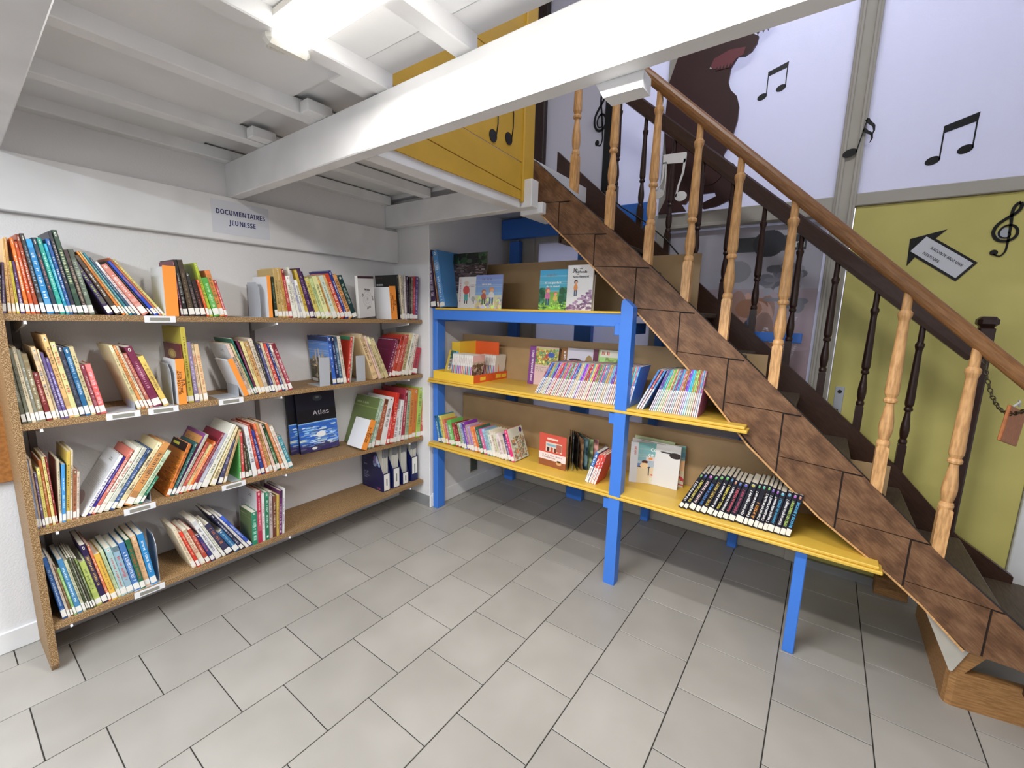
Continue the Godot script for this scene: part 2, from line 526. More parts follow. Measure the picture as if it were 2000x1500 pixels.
	cR(0, 0, 1, 1, H("985")); cB(0, 0, 1, 0.2, [H("565"), H("787"), H("9a8")], 60, 0.08); cG(0.2, 0.5, H("864"), H("a63")); cB(0, 0.25, 1, 0.5, [H("c63"), H("753"), H("a74")], 60, 0.15, 0.2); cG(0.5, 1, H("985"), H("763")); cB(0, 0.6, 1, 1, [H("a96"), H("653")], 50, 0.1, 0.3)
	# 22 pale pictures with doodles
	cell = 22
	cR(0, 0, 1, 1, H("ddc")); cB(0.1, 0.3, 0.95, 0.95, [H("b96"), H("a87"), H("c74"), H("9a8"), H("876")], 130, 0.06); cE(0.85, 0.12, 0.1, 0.08, H("537"))
	# 23 maroon with gold emblem
	cell = 23
	cR(0, 0, 1, 1, H("622")); cE(0.5, 0.18, 0.25, 0.08, H("a84")); cE(0.5, 0.18, 0.12, 0.05, H("ca5"))
	# 24 farm animals on yellow
	cell = 24
	cR(0, 0, 1, 1, H("db4")); cR(0.15, 0, 0.7, 0.62, H("8ab")); cR(0.15, 0, 0.7, 0.25, H("7bd")); cB(0.15, 0, 0.4, 0.3, [H("354"), H("465")], 40, 0.07); cB(0.2, 0.35, 0.8, 0.65, [H("9aa"), H("dcb"), H("876"), H("789")], 70, 0.08); cE(0.8, 0.75, 0.12, 0.1, H("a75"))
	# 25 pink and brown animal photograph
	cell = 25
	cR(0, 0, 1, 1, H("cba")); cR(0, 0, 1, 0.25, H("ebb")); cB(0.0, 0.35, 0.8, 1, [H("754"), H("976"), H("a87"), H("543")], 140, 0.09); cB(0.7, 0.3, 1, 0.9, [H("b97"), H("432")], 30, 0.06)
	# 26 black with small print
	cell = 26
	cR(0, 0, 1, 1, H("111")); cT(0.05, 0.05, 0.4, H("634"), 1, 0.025); cT(0.05, 0.2, 0.4, H("eee"), 1, 0.04); cT(0.05, 0.27, 0.35, H("777"), 1, 0.02)
	# 27 crimson with dashed border
	cell = 27
	cR(0, 0, 1, 1, H("724"))
	for k in 12:
		cR(0.05 + k * 0.075, 0.03, 0.04, 0.02, H("dcd")); cR(0.92, 0.05 + k * 0.075, 0.03, 0.04, H("dcd"))
	cT(0.3, 0.3, 0.5, H("a58"), 1, 0.02)
	# 28 singer poster: microphone over a warm field
	cell = 28
	cR(0, 0, 1, 1, Color(0.74, 0.73, 0.78)); cG(0.28, 0.8, Color(0.72, 0.66, 0.7), Color(0.72, 0.6, 0.62)); cE(0.55, 0.5, 0.2, 0.16, Color(0.82, 0.55, 0.4)); cE(0.6, 0.58, 0.16, 0.1, Color(0.85, 0.52, 0.34)); cB(0.45, 0.36, 0.75, 0.66, [Color(0.8, 0.56, 0.42), Color(0.76, 0.6, 0.55)], 40, 0.1)
	cR(0.4, 0.05, 0.5, 0.065, Color(0.3, 0.32, 0.34)); cE(0.68, 0.08, 0.1, 0.06, Color(0.24, 0.25, 0.28)); cE(0.5, 0.2, 0.09, 0.05, Color(0.6, 0.6, 0.63)); cB(0.68, 0.18, 0.92, 0.36, [Color(0.5, 0.5, 0.55), Color(0.6, 0.6, 0.64)], 30, 0.06, 0.5)
	cB(0.56, 0.4, 0.64, 0.6, [Color(0.4, 0.42, 0.5)], 10, 0.03)
	for k in 60:
		var a := k / 60.0
		cE(0.7 + 0.2 * a, 0.5 - 0.04 * sin(a * 14.0) - 0.06 * a, 0.008, 0.005, Color(0.92, 0.9, 0.92))
		cE(0.68 + 0.24 * a, 0.58 + 0.03 * sin(a * 17.0) - 0.03 * a, 0.008, 0.005, Color(0.92, 0.9, 0.92))

# ---------------------------------------------------------------- books
const ONES := ["first", "second", "third", "fourth", "fifth", "sixth", "seventh", "eighth", "ninth", "tenth", "eleventh", "twelfth", "thirteenth", "fourteenth", "fifteenth", "sixteenth", "seventeenth", "eighteenth", "nineteenth"]
const TENS := ["", "", "twent", "thirt", "fort", "fift"]

func ordinal(k: int) -> String:
	if k < 19:
		return ONES[k]
	var t := (k + 1) / 10
	var r := (k + 1) % 10
	return TENS[t] + ("ieth" if r == 0 else "y-" + ONES[r - 1])

func color_word(c: Color) -> String:
	if c.v < 0.24:
		return "black"
	if c.s < 0.14:
		return "white" if c.v > 0.8 else ("pale grey" if c.v > 0.6 else "grey")
	var h := c.h * 360.0
	if c.s < 0.4 and c.v > 0.75 and h > 25 and h < 80:
		return "cream"
	if h < 16 or h > 345:
		return ("maroon" if c.v < 0.6 else ("pink" if c.s < 0.55 else "red"))
	if h < 44:
		return ("brown" if c.v < 0.65 else ("tan" if c.s < 0.55 else "orange"))
	if h < 70:
		return "olive" if c.v < 0.6 else "yellow"
	if h < 165:
		return "dark green" if c.v < 0.45 else "green"
	if h < 200:
		return "teal"
	if h < 255:
		return "navy" if c.v < 0.5 else "blue"
	return "purple" if h < 310 else "mauve"

var spine_count := 0

func spine_mesh_uv(i: int) -> Rect2:
	return Rect2(((i % 64) * SPW + 2) / 2048.0, ((i / 64) * SPH + 1) / 2048.0, (SPW - 4) / 2048.0, 244.0 / 2048.0)

func book(o: Node3D, lean: float, t: float, u: float, h: float, d: float, style: String, sticker: bool, cover := -1, right_side := false, i := -1) -> void:
	# o stands on the shelf at the corner the book rests on; its axes are right, up, out
	var x0 := 0.0 if lean >= 0.0 else -t
	var x1 := x0 + t
	var xt := x0 + u
	if i < 0:
		i = spine_count
		spine_count += 1
	var b := 0.0016 if t > 0.009 else 0.0009
	var plain_uv := Vector2(((i % 64) * SPW + 16) / 2048.0, ((i / 64) * SPH + 252) / 2048.0)
	var tip := Transform3D(Basis(Vector3(0, 0, 1), lean), Vector3.ZERO)
	var mb := MB.new()
	mb.flat = plain_uv
	mb.prism(PackedVector2Array([Vector2(x0, 0), Vector2(x0 + b, 0), Vector2(x0 + b, h), Vector2(x0, h)]), -d, -0.002, tip)
	mb.prism(PackedVector2Array([Vector2(x1 - b, 0), Vector2(x1, 0), Vector2(xt, h), Vector2(xt - b, h)]), -d, -0.002, tip)
	# spine with its long edges rounded off
	var e := minf(0.0018, t * 0.2)
	var bl := [V3(x0, 0, -0.002), V3(x0 + e, 0, 0), V3(x1 - e, 0, 0), V3(x1, 0, -0.002)]
	var tl := [V3(x0, h, -0.002), V3(x0 + e, h, 0), V3(xt - e, h, 0), V3(xt, h, -0.002)]
	for k in [0, 2]:
		mb.quad(tip * bl[k], tip * bl[k + 1], tip * tl[k + 1], tip * tl[k])
	for q in [[tl, 1], [bl, -1]]:
		var p: Array = q[0]
		if q[1] == 1:
			mb.quad(tip * p[0], tip * p[1], tip * p[2], tip * p[3])
		else:
			mb.quad(tip * p[3], tip * p[2], tip * p[1], tip * p[0])
	mb.flat = Vector2(-1, -1)
	mb.quad(tip * bl[1], tip * bl[2], tip * tl[2], tip * tl[1], spine_mesh_uv(i))
	part("cover", mb.mesh(), M.spines, o)
	var pg := MB.new()
	var lift := 0.001 if t < 0.012 else 0.003
	pg.prism(PackedVector2Array([Vector2(x0 + b, lift), Vector2(x1 - b, lift), Vector2(xt - b, h - lift), Vector2(x0 + b, h - lift)]), -d + 0.003, -0.0021, tip)
	part("pages", pg.mesh(), M.paper, o)
	if sticker:
		var st := MB.new()
		var a := 0.008
		var z := 0.038 + rng.randf_range(-0.004, 0.006)
		var w0 := lerpf(x1, xt, a / h)
		var w1 := lerpf(x1, xt, z / h)
		st.prism(PackedVector2Array([Vector2(x0 + 0.0008, a), Vector2(w0 - 0.0008, a), Vector2(w1 - 0.0008, z), Vector2(x0 + 0.0008, z)]), -0.001, 0.0007, tip)
		part("spine_label", st.mesh(), M.sticker, o)
	if cover >= 0:
		side_print(o, tip, x0, x1, xt, h, d, cover, right_side)

func cover_rect(c: int) -> Rect2:
	return Rect2(((c % 8) * CW + 1) / 2048.0, ((c / 8) * CH + 1) / 2048.0, (CW - 2) / 2048.0, (CH - 2) / 2048.0)

func side_print(o: Node3D, tip: Transform3D, x0: float, x1: float, xt: float, h: float, d: float, cover: int, right_side: bool) -> void:
	var mb := MB.new()
	var g := 0.0006
	if right_side:
		mb.quad(tip * V3(x1 + g, 0, -0.002), tip * V3(x1 + g, 0, -d), tip * V3(xt + g, h, -d), tip * V3(xt + g, h, -0.002), cover_rect(cover))
		mb.quad(tip * V3(x1 + g, h * 0.0, -d), tip * V3(x1, 0, -d), tip * V3(xt, h, -d), tip * V3(xt + g, h, -d), Rect2(cover_rect(cover).position, Vector2.ZERO))
	else:
		mb.quad(tip * V3(x0 - g, 0, -d), tip * V3(x0 - g, 0, -0.002), tip * V3(x0 - g, h, -0.002), tip * V3(x0 - g, h, -d), cover_rect(cover))
		mb.quad(tip * V3(x0, 0, -d), tip * V3(x0 - g, 0, -d), tip * V3(x0 - g, h, -d), tip * V3(x0, h, -d), Rect2(cover_rect(cover).position, Vector2.ZERO))
	part("printed_cover", mb.mesh(), M.covers, o)

func face_book(called: String, label: String, group: String, at: Vector3, yaw: float, tilt: float, w: float, h: float, t: float, cover: int, spine: Color) -> Node3D:
	# a book standing with its front towards the room: at is the front bottom left corner
	var o := thing(called, label, "book", Transform3D(Basis(Vector3.UP, deg_to_rad(yaw)) * Basis(Vector3.RIGHT, deg_to_rad(-tilt)), at), group)
	var k := "binding " + spine.to_html()
	if not M.has(k):
		mat(k, spine, 0.45)
	var mb := MB.new()
	var b := 0.0018
	mb.box(V3(0, 0, -t), V3(w, h, -t + b)).box(V3(0, 0, -t), V3(b, h, -b)).box(V3(0, 0, -b), V3(w, h, -0.0004))
	part("cover", mb.mesh(), M[k], o)
	var fr := MB.new()
	fr.quad(V3(0, 0, 0), V3(w, 0, 0), V3(w, h, 0), V3(0, h, 0), cover_rect(cover))
	fr.flat = cover_rect(cover).position + Vector2(0.004, 0.004)
	fr.quad(V3(0, h, 0), V3(w, h, 0), V3(w, h, -0.0004), V3(0, h, -0.0004))
	fr.quad(V3(w, 0, 0), V3(w, 0, -0.0004), V3(w, h, -0.0004), V3(w, h, 0))
	fr.quad(V3(0, 0, -0.0004), V3(0, 0, 0), V3(0, h, 0), V3(0, h, -0.0004))
	part("front_cover", fr.mesh(), M.covers, o)
	part("pages", bx(b, w - 0.003, 0.003, h - 0.003, -t + b, -b), M.paper, o)
	return o

const RIGHT_A := Basis(Vector3(0, 0, -1), Vector3(0, 1, 0), Vector3(1, 0, 0))
const PLANE_A := 0.5

func shelf_a(k: int, s: float) -> float:
	var y0: float = [0.0, 1.521, 1.090, 0.649, 0.214][k]
	var y1: float = [0.0, 1.507, 1.090, 0.589, 0.222][k]
	return lerpf(y0, y1, (s + 0.06) / 1.96)

func frame_of(shelf: String, s: float, back := 0.0) -> Transform3D:
	if shelf[0] == "A":
		return Transform3D(RIGHT_A, V3(PLANE_A - back, shelf_a(int(shelf[1]), s), -s))
	var y: float = [0.0, 1.6, 1.071, 0.566][int(shelf[1])]
	return Transform3D(Basis.IDENTITY, V3(s, y, -2.05 - back))

func field(s: String, key: String) -> float:
	var i := s.find(key)
	var j := i + 1
	while j < s.length() and (s[j] == "-" or s[j].is_valid_int()):
		j += 1
	return s.substr(i + 1, j - i - 1).to_float()

func book_row(id: String, data: String, shelf: String, where: String, group: String, deep: float, covers := {}, right_side := false, sticker := true) -> void:
	var rows := data.split(" ", false)
	var count := 0
	for k in rows.size():
		var f := rows[k].split("#")
		var t := field(f[0], "t") / 1000.0
		var u := field(f[0], "u") / 1000.0
		var h := field(f[0], "h") / 1000.0
		var lean := deg_to_rad(field(f[0], "a") / 10.0)
		var s := field(f[0], "s") / 1000.0
		var c1 := hex3(f[1])
		var c2 := hex3(f[2])
		var style: String = f[3]
		var d := minf(clampf(h * 0.74, 0.15, deep), deep) * rng.randf_range(0.93, 1.0)
		var at := frame_of(shelf, s, rng.randf_range(0.0, 0.01) if style != "D" else -0.012)
		if style == "D":
			divider(at, lean, t, h, c2, where, group, id)
			continue
		var size := "thick" if t > 0.025 else ("tall" if h > 0.3 else ("small" if h < 0.2 else ("slim" if t < 0.013 else "upright")))
		var words := "%s %s book with %s print, %s from left, %s" % [size, color_word(c1), color_word(c2), ordinal(count), where]
		count += 1
		var o := thing("book", words, "book", at, group)
		if covers.has(k):
			d = minf(deep, maxf(d, h * 0.78))
		paint_spine(spine_count, c1, c2, style)
		book(o, lean, t, u, h, d, style, sticker, covers.get(k, -1), right_side)
		if style == "K":
			var tip := Transform3D(Basis(Vector3(0, 0, 1), lean), Vector3.ZERO)
			var x0 := 0.0 if lean >= 0.0 else -t
			var len_: float = minf(h * 0.6, 0.0095 * BLACK_TITLES[k].length() + 0.01)
			var tx := tip * Transform3D(Basis(Vector3(0, 0, 1), PI / 2), V3(x0 + t * 0.48, 0.05 + len_ / 2.0, 0.0003))
			lettering(o, "title", BLACK_TITLES[k], 0.0105, c2, tx, font_bold, len_)

const BLACK_TITLES := ["Où es-tu VU ?", "OH, CROTTE ALORS !", "PATTES À TRACES", "Un TOIT à MOI", "PETIT, PETIT, PETIT !", "À quoi tu joues ?", "POILS... ou PLUMES ?", "Envoyez la musique !", "Ramène ta FRAISE !", "À QUI sont ces YEUX ?", "Qui me regarde ?", "C'est un pied ou un nez ?", "À PIED !", "C'est qui qui se cache ?", "C'est quoi ce travail ?", "C'est quoi cette tenue ?", "Attention les FESSES !", "Qu'est-ce qu'on mange ?", "ESPÈCE DE CORNICHON !", "BOUCHE À BOUCHE"]

func divider(at: Transform3D, lean: float, t: float, h: float, c: Color, where: String, group: String, id: String) -> void:
	var o := thing("shelf_divider", "white card divider with orange spine tag, %s" % where, "divider", at)
	var tip := Transform3D(Basis(Vector3(0, 0, 1), lean), Vector3.ZERO)
	var x0 := 0.0 if lean >= 0.0 else -t
	part("card", MB.new().box(V3(x0, 0, -0.17), V3(x0 + minf(t, 0.012), h, -0.001), 0.001, tip).mesh(), M.card, o)
	var k := "tag orange"
	if not M.has(k):
		mat(k, Color(0.95, 0.58, 0.22), 0.7)
	part("tag", MB.new().box(V3(x0, 0.0, -0.001), V3(x0 + t, h + 0.006, 0.0015), 0.0005, tip).mesh(), M[k], o)
	var words: Array = {"r1e": ["9A", "HISTOIRE", "ET GÉOGRAPHIE"], "r2c": ["9A", "HISTOIRE", "ANTIQUITÉ"], "r3f": ["9C", "SCIENCES", "LA TERRE"]}.get(id, [])
	var cols := [0.78, 0.47, 0.18]
	for n in words.size():
		var cap: float = [0.0125, 0.0085, 0.0075][n]
		lettering(o, "tag_print", words[n], cap, Color(0.22, 0.12, 0.06), tip * Transform3D(Basis(Vector3(0, 0, 1), -PI / 2), V3(x0 + t * cols[n], h * 0.5, 0.0018)), font_serif, minf(h * 0.62, 0.012 * words[n].length() + 0.012))

func booklets(count: int, shelf: String, s0: float, s1: float, a0: float, a1: float, h: float, hues: Array, where: String, group: String, back := 0.0, deep := 0.17) -> void:
	for k in count:
		var f := float(k) / maxi(1, count - 1)
		var s := lerpf(s0, s1, f)
		var lean := -deg_to_rad(lerpf(a0, a1, f))
		var pitch := (s1 - s0) / maxi(1, count - 1)
		var t := pitch * cos(lean) * 0.93
		var c := Color.from_hsv(fposmod(hues[k % hues.size()] + rng.randf_range(-0.02, 0.02), 1.0), rng.randf_range(0.35, 0.7), rng.randf_range(0.6, 0.92))
		var o := thing("booklet", "slim white-based booklet with %s upper spine, %s from left, %s" % [color_word(c), ordinal(k), where], "booklet", frame_of(shelf, s, back + rng.randf_range(0.0, 0.006)), group)
		paint_spine(spine_count, c, Color.from_hsv(rng.randf(), 0.4, 0.95), "T")
		book(o, lean, t, t, h * rng.randf_range(0.985, 1.01), deep, "T", false)

func bookend(shelf: String, s: float, h: float, label: String, holder := true, facing := false, back := 0.0) -> void:
	var o := thing("bookend", label, "bookend", frame_of(shelf, s, back))
	if facing:
		part("plate", bx(-0.035, 0.035, 0.0, h, -0.004, -0.002, 0.0006), M.steel, o)
		part("foot", bx(-0.035, 0.035, 0.0, 0.002, -0.15, -0.004), M.steel, o)
	else:
		part("plate", MB.new().prism(PackedVector2Array([Vector2(-0.15, 0.0), Vector2(-0.01, 0.0), Vector2(-0.01, h * 0.8), Vector2(-0.045, h), Vector2(-0.15, h)]), -0.0008, 0.0008, Transform3D(Basis(Vector3(0, 0, 1), Vector3(0, 1, 0), Vector3(-1, 0, 0)), Vector3.ZERO)).mesh(), M.steel, o)
		part("foot", bx(-0.10, 0.0, 0.0, 0.0016, -0.14, 0.0), M.steel, o)
	if holder:
		part("label_holder", bx(-0.105, 0.012, -0.03, 0.0, 0.011, 0.0135, 0.0005), M.card, o)
		part("label_slip", bx(-0.085, -0.01, -0.024, -0.008, 0.0135, 0.0142), M.sticker_grey, o)

# ---------------------------------------------------------------- the place
func _ready() -> void:
	rng.seed = 7
	# camera, surroundings, exposure
	var cam := Camera3D.new()
	cam.name = "camera"
	cam.position = V3(3.0195, 1.5726, 0.2531)
	cam.rotation_degrees = V3(-9.291, 35.794, 1.574)
	cam.fov = 83.433
	cam.near = 0.05
	cam.far = 60.0
	add_child(cam)
	var env := Environment.new()
	env.background_mode = Environment.BG_COLOR
	env.background_color = Color(0.02, 0.02, 0.025)
	env.tonemap_mode = Environment.TONE_MAPPER_LINEAR
	env.tonemap_exposure = 1.0
	env.sdfgi_enabled = true
	env.ssao_enabled = true
	env.ssil_enabled = true
	var we := WorldEnvironment.new()
	we.name = "surroundings"
	we.environment = env
	add_child(we)
	# lamps (all but the first unseen): [centre of the glowing face, length, colour, strength, facing]
	for l in [[V3(2.33, 2.315, -0.50), 1.32, Color(1.0, 0.985, 0.965), 4.4], [V3(1.5, 2.315, 1.3), 1.32, Color(0.93, 0.965, 1.0), 8.5], [V3(3.6, 2.315, 1.75), 1.32, Color(0.97, 0.985, 1.0), 3.6], [V3(2.9, 4.72, -0.75), 1.32, Color(0.97, 0.98, 1.0), 4.0], [V3(2.6, 4.72, -3.9), 1.32, Color(0.9, 0.92, 1.0), 17.0]]:
		var a := AreaLight3D.new()
		a.name = "lamp_light"
		a.area_size = Vector2(l[1], 0.11)
		a.position = l[0]
		a.rotation_degrees = V3(-90, 0, 0)
		a.light_color = l[2]
		a.light_energy = l[3]
		a.set("area_range", 12.0)
		a.shadow_enabled = true
		add_child(a, true)

	font_regular = SystemFont.new(); font_regular.font_names = ["Droid Sans"]
	font_bold = SystemFont.new(); font_bold.font_names = ["Droid Sans"]; font_bold.font_weight = 700
	font_serif = SystemFont.new(); font_serif.font_names = ["Droid Serif"]; font_serif.font_weight = 700
	make_materials()
	paint_covers()
	spine_art = Image.create(2048, 2048, false, Image.FORMAT_RGB8)
	spine_art.fill(Color(0.8, 0.8, 0.8))
	M.covers = mat("covers", Color.WHITE, 0.38)
	M.spines = mat("spines", Color.WHITE, 0.4)
	room()
	beams()
	partition()
	staircase()
	bookcase_left()
	bookcase_blue()
	shelf_contents()
	decorations()
	M.spines.albedo_texture = ImageTexture.create_from_image(spine_art)
	M.covers.albedo_texture = ImageTexture.create_from_image(cover_art)

func make_materials() -> void:
	var wood_n := noise(0.03, Color(0.84, 0.81, 0.78), Color(1, 1, 1), FastNoiseLite.TYPE_SIMPLEX_SMOOTH, 5, 512, Color(0.94, 0.92, 0.9), 3)
	var blotch := noise(0.012, Color(0.76, 0.71, 0.67), Color(1, 1, 1), FastNoiseLite.TYPE_SIMPLEX_SMOOTH, 4, 512, Color(0.92, 0.89, 0.87), 9)
	var paint_b := bumps(0.02, FastNoiseLite.TYPE_SIMPLEX_SMOOTH, 2.0, 4)
	var rough_b := bumps(0.06, FastNoiseLite.TYPE_SIMPLEX_SMOOTH, 5.0, 4)
	var speck := noise(0.35, Color(0.9, 0.89, 0.88), Color(1, 1, 1), FastNoiseLite.TYPE_SIMPLEX, 2, 512)
	var cloud := noise(0.006, Color(0.96, 0.96, 0.955), Color(1, 1, 1), FastNoiseLite.TYPE_SIMPLEX_SMOOTH, 3, 512)
	var chip := noise(0.09, Color(0.5, 0.42, 0.32), Color(1, 0.98, 0.94), FastNoiseLite.TYPE_CELLULAR, 2, 512, Color(0.85, 0.78, 0.68), 5)
	var stain := noise(0.02, Color(0.86, 0.85, 0.84), Color(1, 1, 1), FastNoiseLite.TYPE_SIMPLEX_SMOOTH, 5, 512, Color(0.97, 0.97, 0.97), 4)
	mat("wall", Color(0.90, 0.895, 0.895), 0.85, null, V3(3, 3, 3), 0.25, rough_b)
	mat("white_paint", Color(0.93, 0.93, 0.935), 0.5, cloud, V3(0.9, 0.9, 0.9), 0.12, paint_b)
	mat("deck", Color(0.92, 0.92, 0.925), 0.7, cloud, V3(0.5, 0.5, 0.5), 0.08, paint_b)
	for k in 4:
		var g := [1.0, 0.975, 1.02, 0.99][k] as float
		var tm := mat("tile%d" % k, Color(0.67 * g, 0.655 * g, 0.63 * g), 0.42, speck, V3(5, 5, 5))
		layer(tm, cloud, V3(0.8, 0.8, 0.8))
	mat("grout", Color(0.17, 0.155, 0.14), 0.95)
	var ch := mat("chipboard", Color(0.74, 0.64, 0.5), 0.6, chip, V3(5, 5, 5))
	ch.uv1_world_triplanar = true
	mat("chipboard_top", Color(0.62, 0.545, 0.44), 0.55, chip, V3(7, 7, 7))
	mat("blue", Color(0.25, 0.49, 0.86), 0.38, null, V3(2, 2, 2), 0.15, paint_b)
	mat("yellow", Color(0.9, 0.74, 0.3), 0.38, cloud, V3(0.7, 0.7, 0.7), 0.15, paint_b)
	mat("yellow_wall", Color(0.82, 0.65, 0.2), 0.55, cloud, V3(1, 1, 1), 0.1, paint_b)
	mat("hardboard", Color(0.68, 0.565, 0.41), 0.5, cloud, V3(1.2, 1.2, 1.2))
	var oak := mat("old_oak", Color(0.52, 0.385, 0.27), 0.55, wood_n, V3(0.9, 7.0, 7.0), 0.35, paint_b, false)
	layer(oak, blotch, V3(1.3, 2.2, 2.2))
	mat("old_oak_groove", Color(0.13, 0.08, 0.05), 0.8)
	mat("tread", Color(0.34, 0.29, 0.23), 0.55, wood_n, V3(6, 3, 0.8))
	mat("riser", Color(0.2, 0.14, 0.09), 0.6, wood_n, V3(1, 7, 0.9))
	mat("rail_wood", Color(0.58, 0.41, 0.25), 0.42, wood_n, V3(0.8, 7, 7), 0.0, null, false)
	mat("beech", Color(0.87, 0.68, 0.46), 0.45, wood_n, V3(5, 0.8, 5), 0.0, null, false)
	mat("dark_wood", Color(0.21, 0.12, 0.09), 0.35, wood_n, V3(5, 0.8, 5), 0.0, null, false)
	mat("dark_rail", Color(0.25, 0.15, 0.1), 0.4, wood_n, V3(0.8, 6, 6), 0.0, null, false)
	mat("step_wood", Color(0.66, 0.49, 0.3), 0.55, wood_n, V3(0.9, 6, 3), 0.2, rough_b)
	mat("plaque", Color(0.8, 0.47, 0.2), 0.45, wood_n, V3(8, 1.5, 8), 0.0, null, false)
	mat("old_panel", Color(0.72, 0.48, 0.24), 0.5, wood_n, V3(1, 3, 3))
	mat("frame_paint", Color(0.74, 0.72, 0.68), 0.5, cloud, V3(1, 1, 1), 0.2, paint_b)
	mat("door_paint", Color(0.84, 0.8, 0.47), 0.5, cloud, V3(0.8, 0.8, 0.8), 0.08, paint_b)
	mat("kick_metal", Color(0.6, 0.6, 0.6), 0.4)
	M.kick_metal.metallic = 0.5
	mat("white_panel", Color(0.86, 0.85, 0.9), 0.35)
	var glass := mat("frosted_glass", Color(0.86, 0.86, 0.91), 0.16, null, V3(6, 6, 6), 0.55, bumps(0.09, FastNoiseLite.TYPE_SIMPLEX_SMOOTH, 6.0, 2))
	glass.metallic_specular = 0.6
	glass.backlight_enabled = true
	glass.backlight = Color(0.85, 0.85, 0.88)
	mat("jamb", Color(0.2, 0.11, 0.08), 0.45, wood_n, V3(6, 0.8, 6))
	mat("black", Color(0.03, 0.03, 0.035), 0.45)
	mat("beast", Color(0.26, 0.13, 0.13), 0.5, cloud, V3(1, 1, 1))
	mat("beast_mouth", Color(0.5, 0.25, 0.28), 0.5)
	mat("note_white", Color(0.88, 0.88, 0.88), 0.6)
	mat("paper", Color(0.87, 0.84, 0.77), 0.9)
	mat("sheet", Color(0.86, 0.87, 0.9), 0.6)
	mat("card", Color(0.9, 0.9, 0.91), 0.6)
	mat("sticker", Color(0.93, 0.92, 0.89), 0.45)
	mat("sticker_grey", Color(0.55, 0.54, 0.5), 0.7)
	mat("steel", Color(0.74, 0.76, 0.79), 0.4)
	M.steel.metallic = 0.25
	mat("clear_sheet", Color(0.95, 0.96, 0.97, 0.25), 0.1).transparency = BaseMaterial3D.TRANSPARENCY_ALPHA
	mat("box_blue", Color(0.09, 0.12, 0.33), 0.4)
	mat("box_yellow", Color(0.95, 0.78, 0.25), 0.45)
	mat("box_red", Color(0.87, 0.36, 0.17), 0.45)
	mat("magazine", Color(0.78, 0.77, 0.73), 0.6)
	mat("magazine_grey", Color(0.45, 0.46, 0.48), 0.6)
	mat("chain", Color(0.42, 0.38, 0.3), 0.35).metallic = 0.9
	mat("lamp_body", Color(0.9, 0.89, 0.86), 0.45)
	var gl := mat("lamp_glow", Color(1, 1, 1), 0.5)
	gl.emission_enabled = true
	gl.emission = Color(1, 0.99, 0.97)
	gl.emission_energy_multiplier = 7.0

func room() -> void:
	# floor: a bed of grout with every tile laid on it
	var fl := structure("floor", bx(-0.2, 5.4, -0.12, -0.003, -5.0, 3.4), M.grout)
	var T := 0.33422
	var off := [0.53, 0.0, 0.521, -0.006, 0.472, 0.01, 0.522, 0.04, 0.531, 0.08, 0.6, 0.1, 0.6]
	var tiles := []
	for k in 3:
		tiles.append(MB.new().box(V3(0.002, -0.012, -0.3312), V3(T - 0.0022, 0.0, -0.0018), 0.0013).mesh())
	for r in off.size():
		for k in range(-2, 10):
			var zt: float = -(k + off[r]) * 0.333
			if zt > 0.75 or zt < -2.95 and r > 9:
				continue
			var x0: float = r * T
			part("tile", tiles[rng.randi_range(0, 2)], M["tile%d" % rng.randi_range(0, 3)], fl, Transform3D(Basis.IDENTITY, V3(x0, rng.randf_range(-0.0006, 0.0), zt)))
	# walls
	structure("wall_left", bx(0.0, 0.19, 0.0, 4.85, -2.04, 3.3), M.wall)
	structure("wall_pillar", bx(0.0, 0.578, 0.0, 4.85, -3.06, -2.04, 0.004), M.wall)
	structure("wall_west", bx(-0.15, 0.0, 0.0, 4.85, -5.0, 3.4), M.wall)
	structure("wall_right", bx(5.2, 5.35, 0.0, 4.85, -5.0, 3.3), M.wall)
	structure("wall_front", bx(0.0, 5.35, 0.0, 4.85, 3.25, 3.4), M.wall)
	structure("baseboard_left", bx(0.19, 0.203, 0.0, 0.1, -2.04, 3.25, 0.004), M.white_paint)
	structure("baseboard_pillar", bx(0.205, 0.591, 0.0, 0.1, -2.053, -2.04, 0.004), M.white_paint)
	structure("baseboard_alcove", bx(0.578, 0.591, 0.0, 0.115, -2.99, -2.06, 0.004), M.white_paint)
	# outlet in the alcove
	var so := thing("wall_socket", "grey recessed socket plate low on alcove wall under blue bookcase", "socket", Transform3D(Basis.IDENTITY, V3(0.578, 0.24, -2.56)))
	part("plate", bx(0.0, 0.012, -0.085, 0.085, -0.06, 0.055, 0.003), M.frame_paint, so)
	part("recess", bx(0.012, 0.0135, -0.07, 0.07, -0.045, 0.04), mat("recess", Color(0.34, 0.36, 0.32), 0.5), so)
	# old wooden panel edge on the left wall
	tag(part("wood_panel", bx(0.19, 0.215, 0.79, 1.5, 0.07, 0.5, 0.003), M.old_panel, self), "orange-brown wooden panel on the wall left of the chipboard bookcase", "panel")

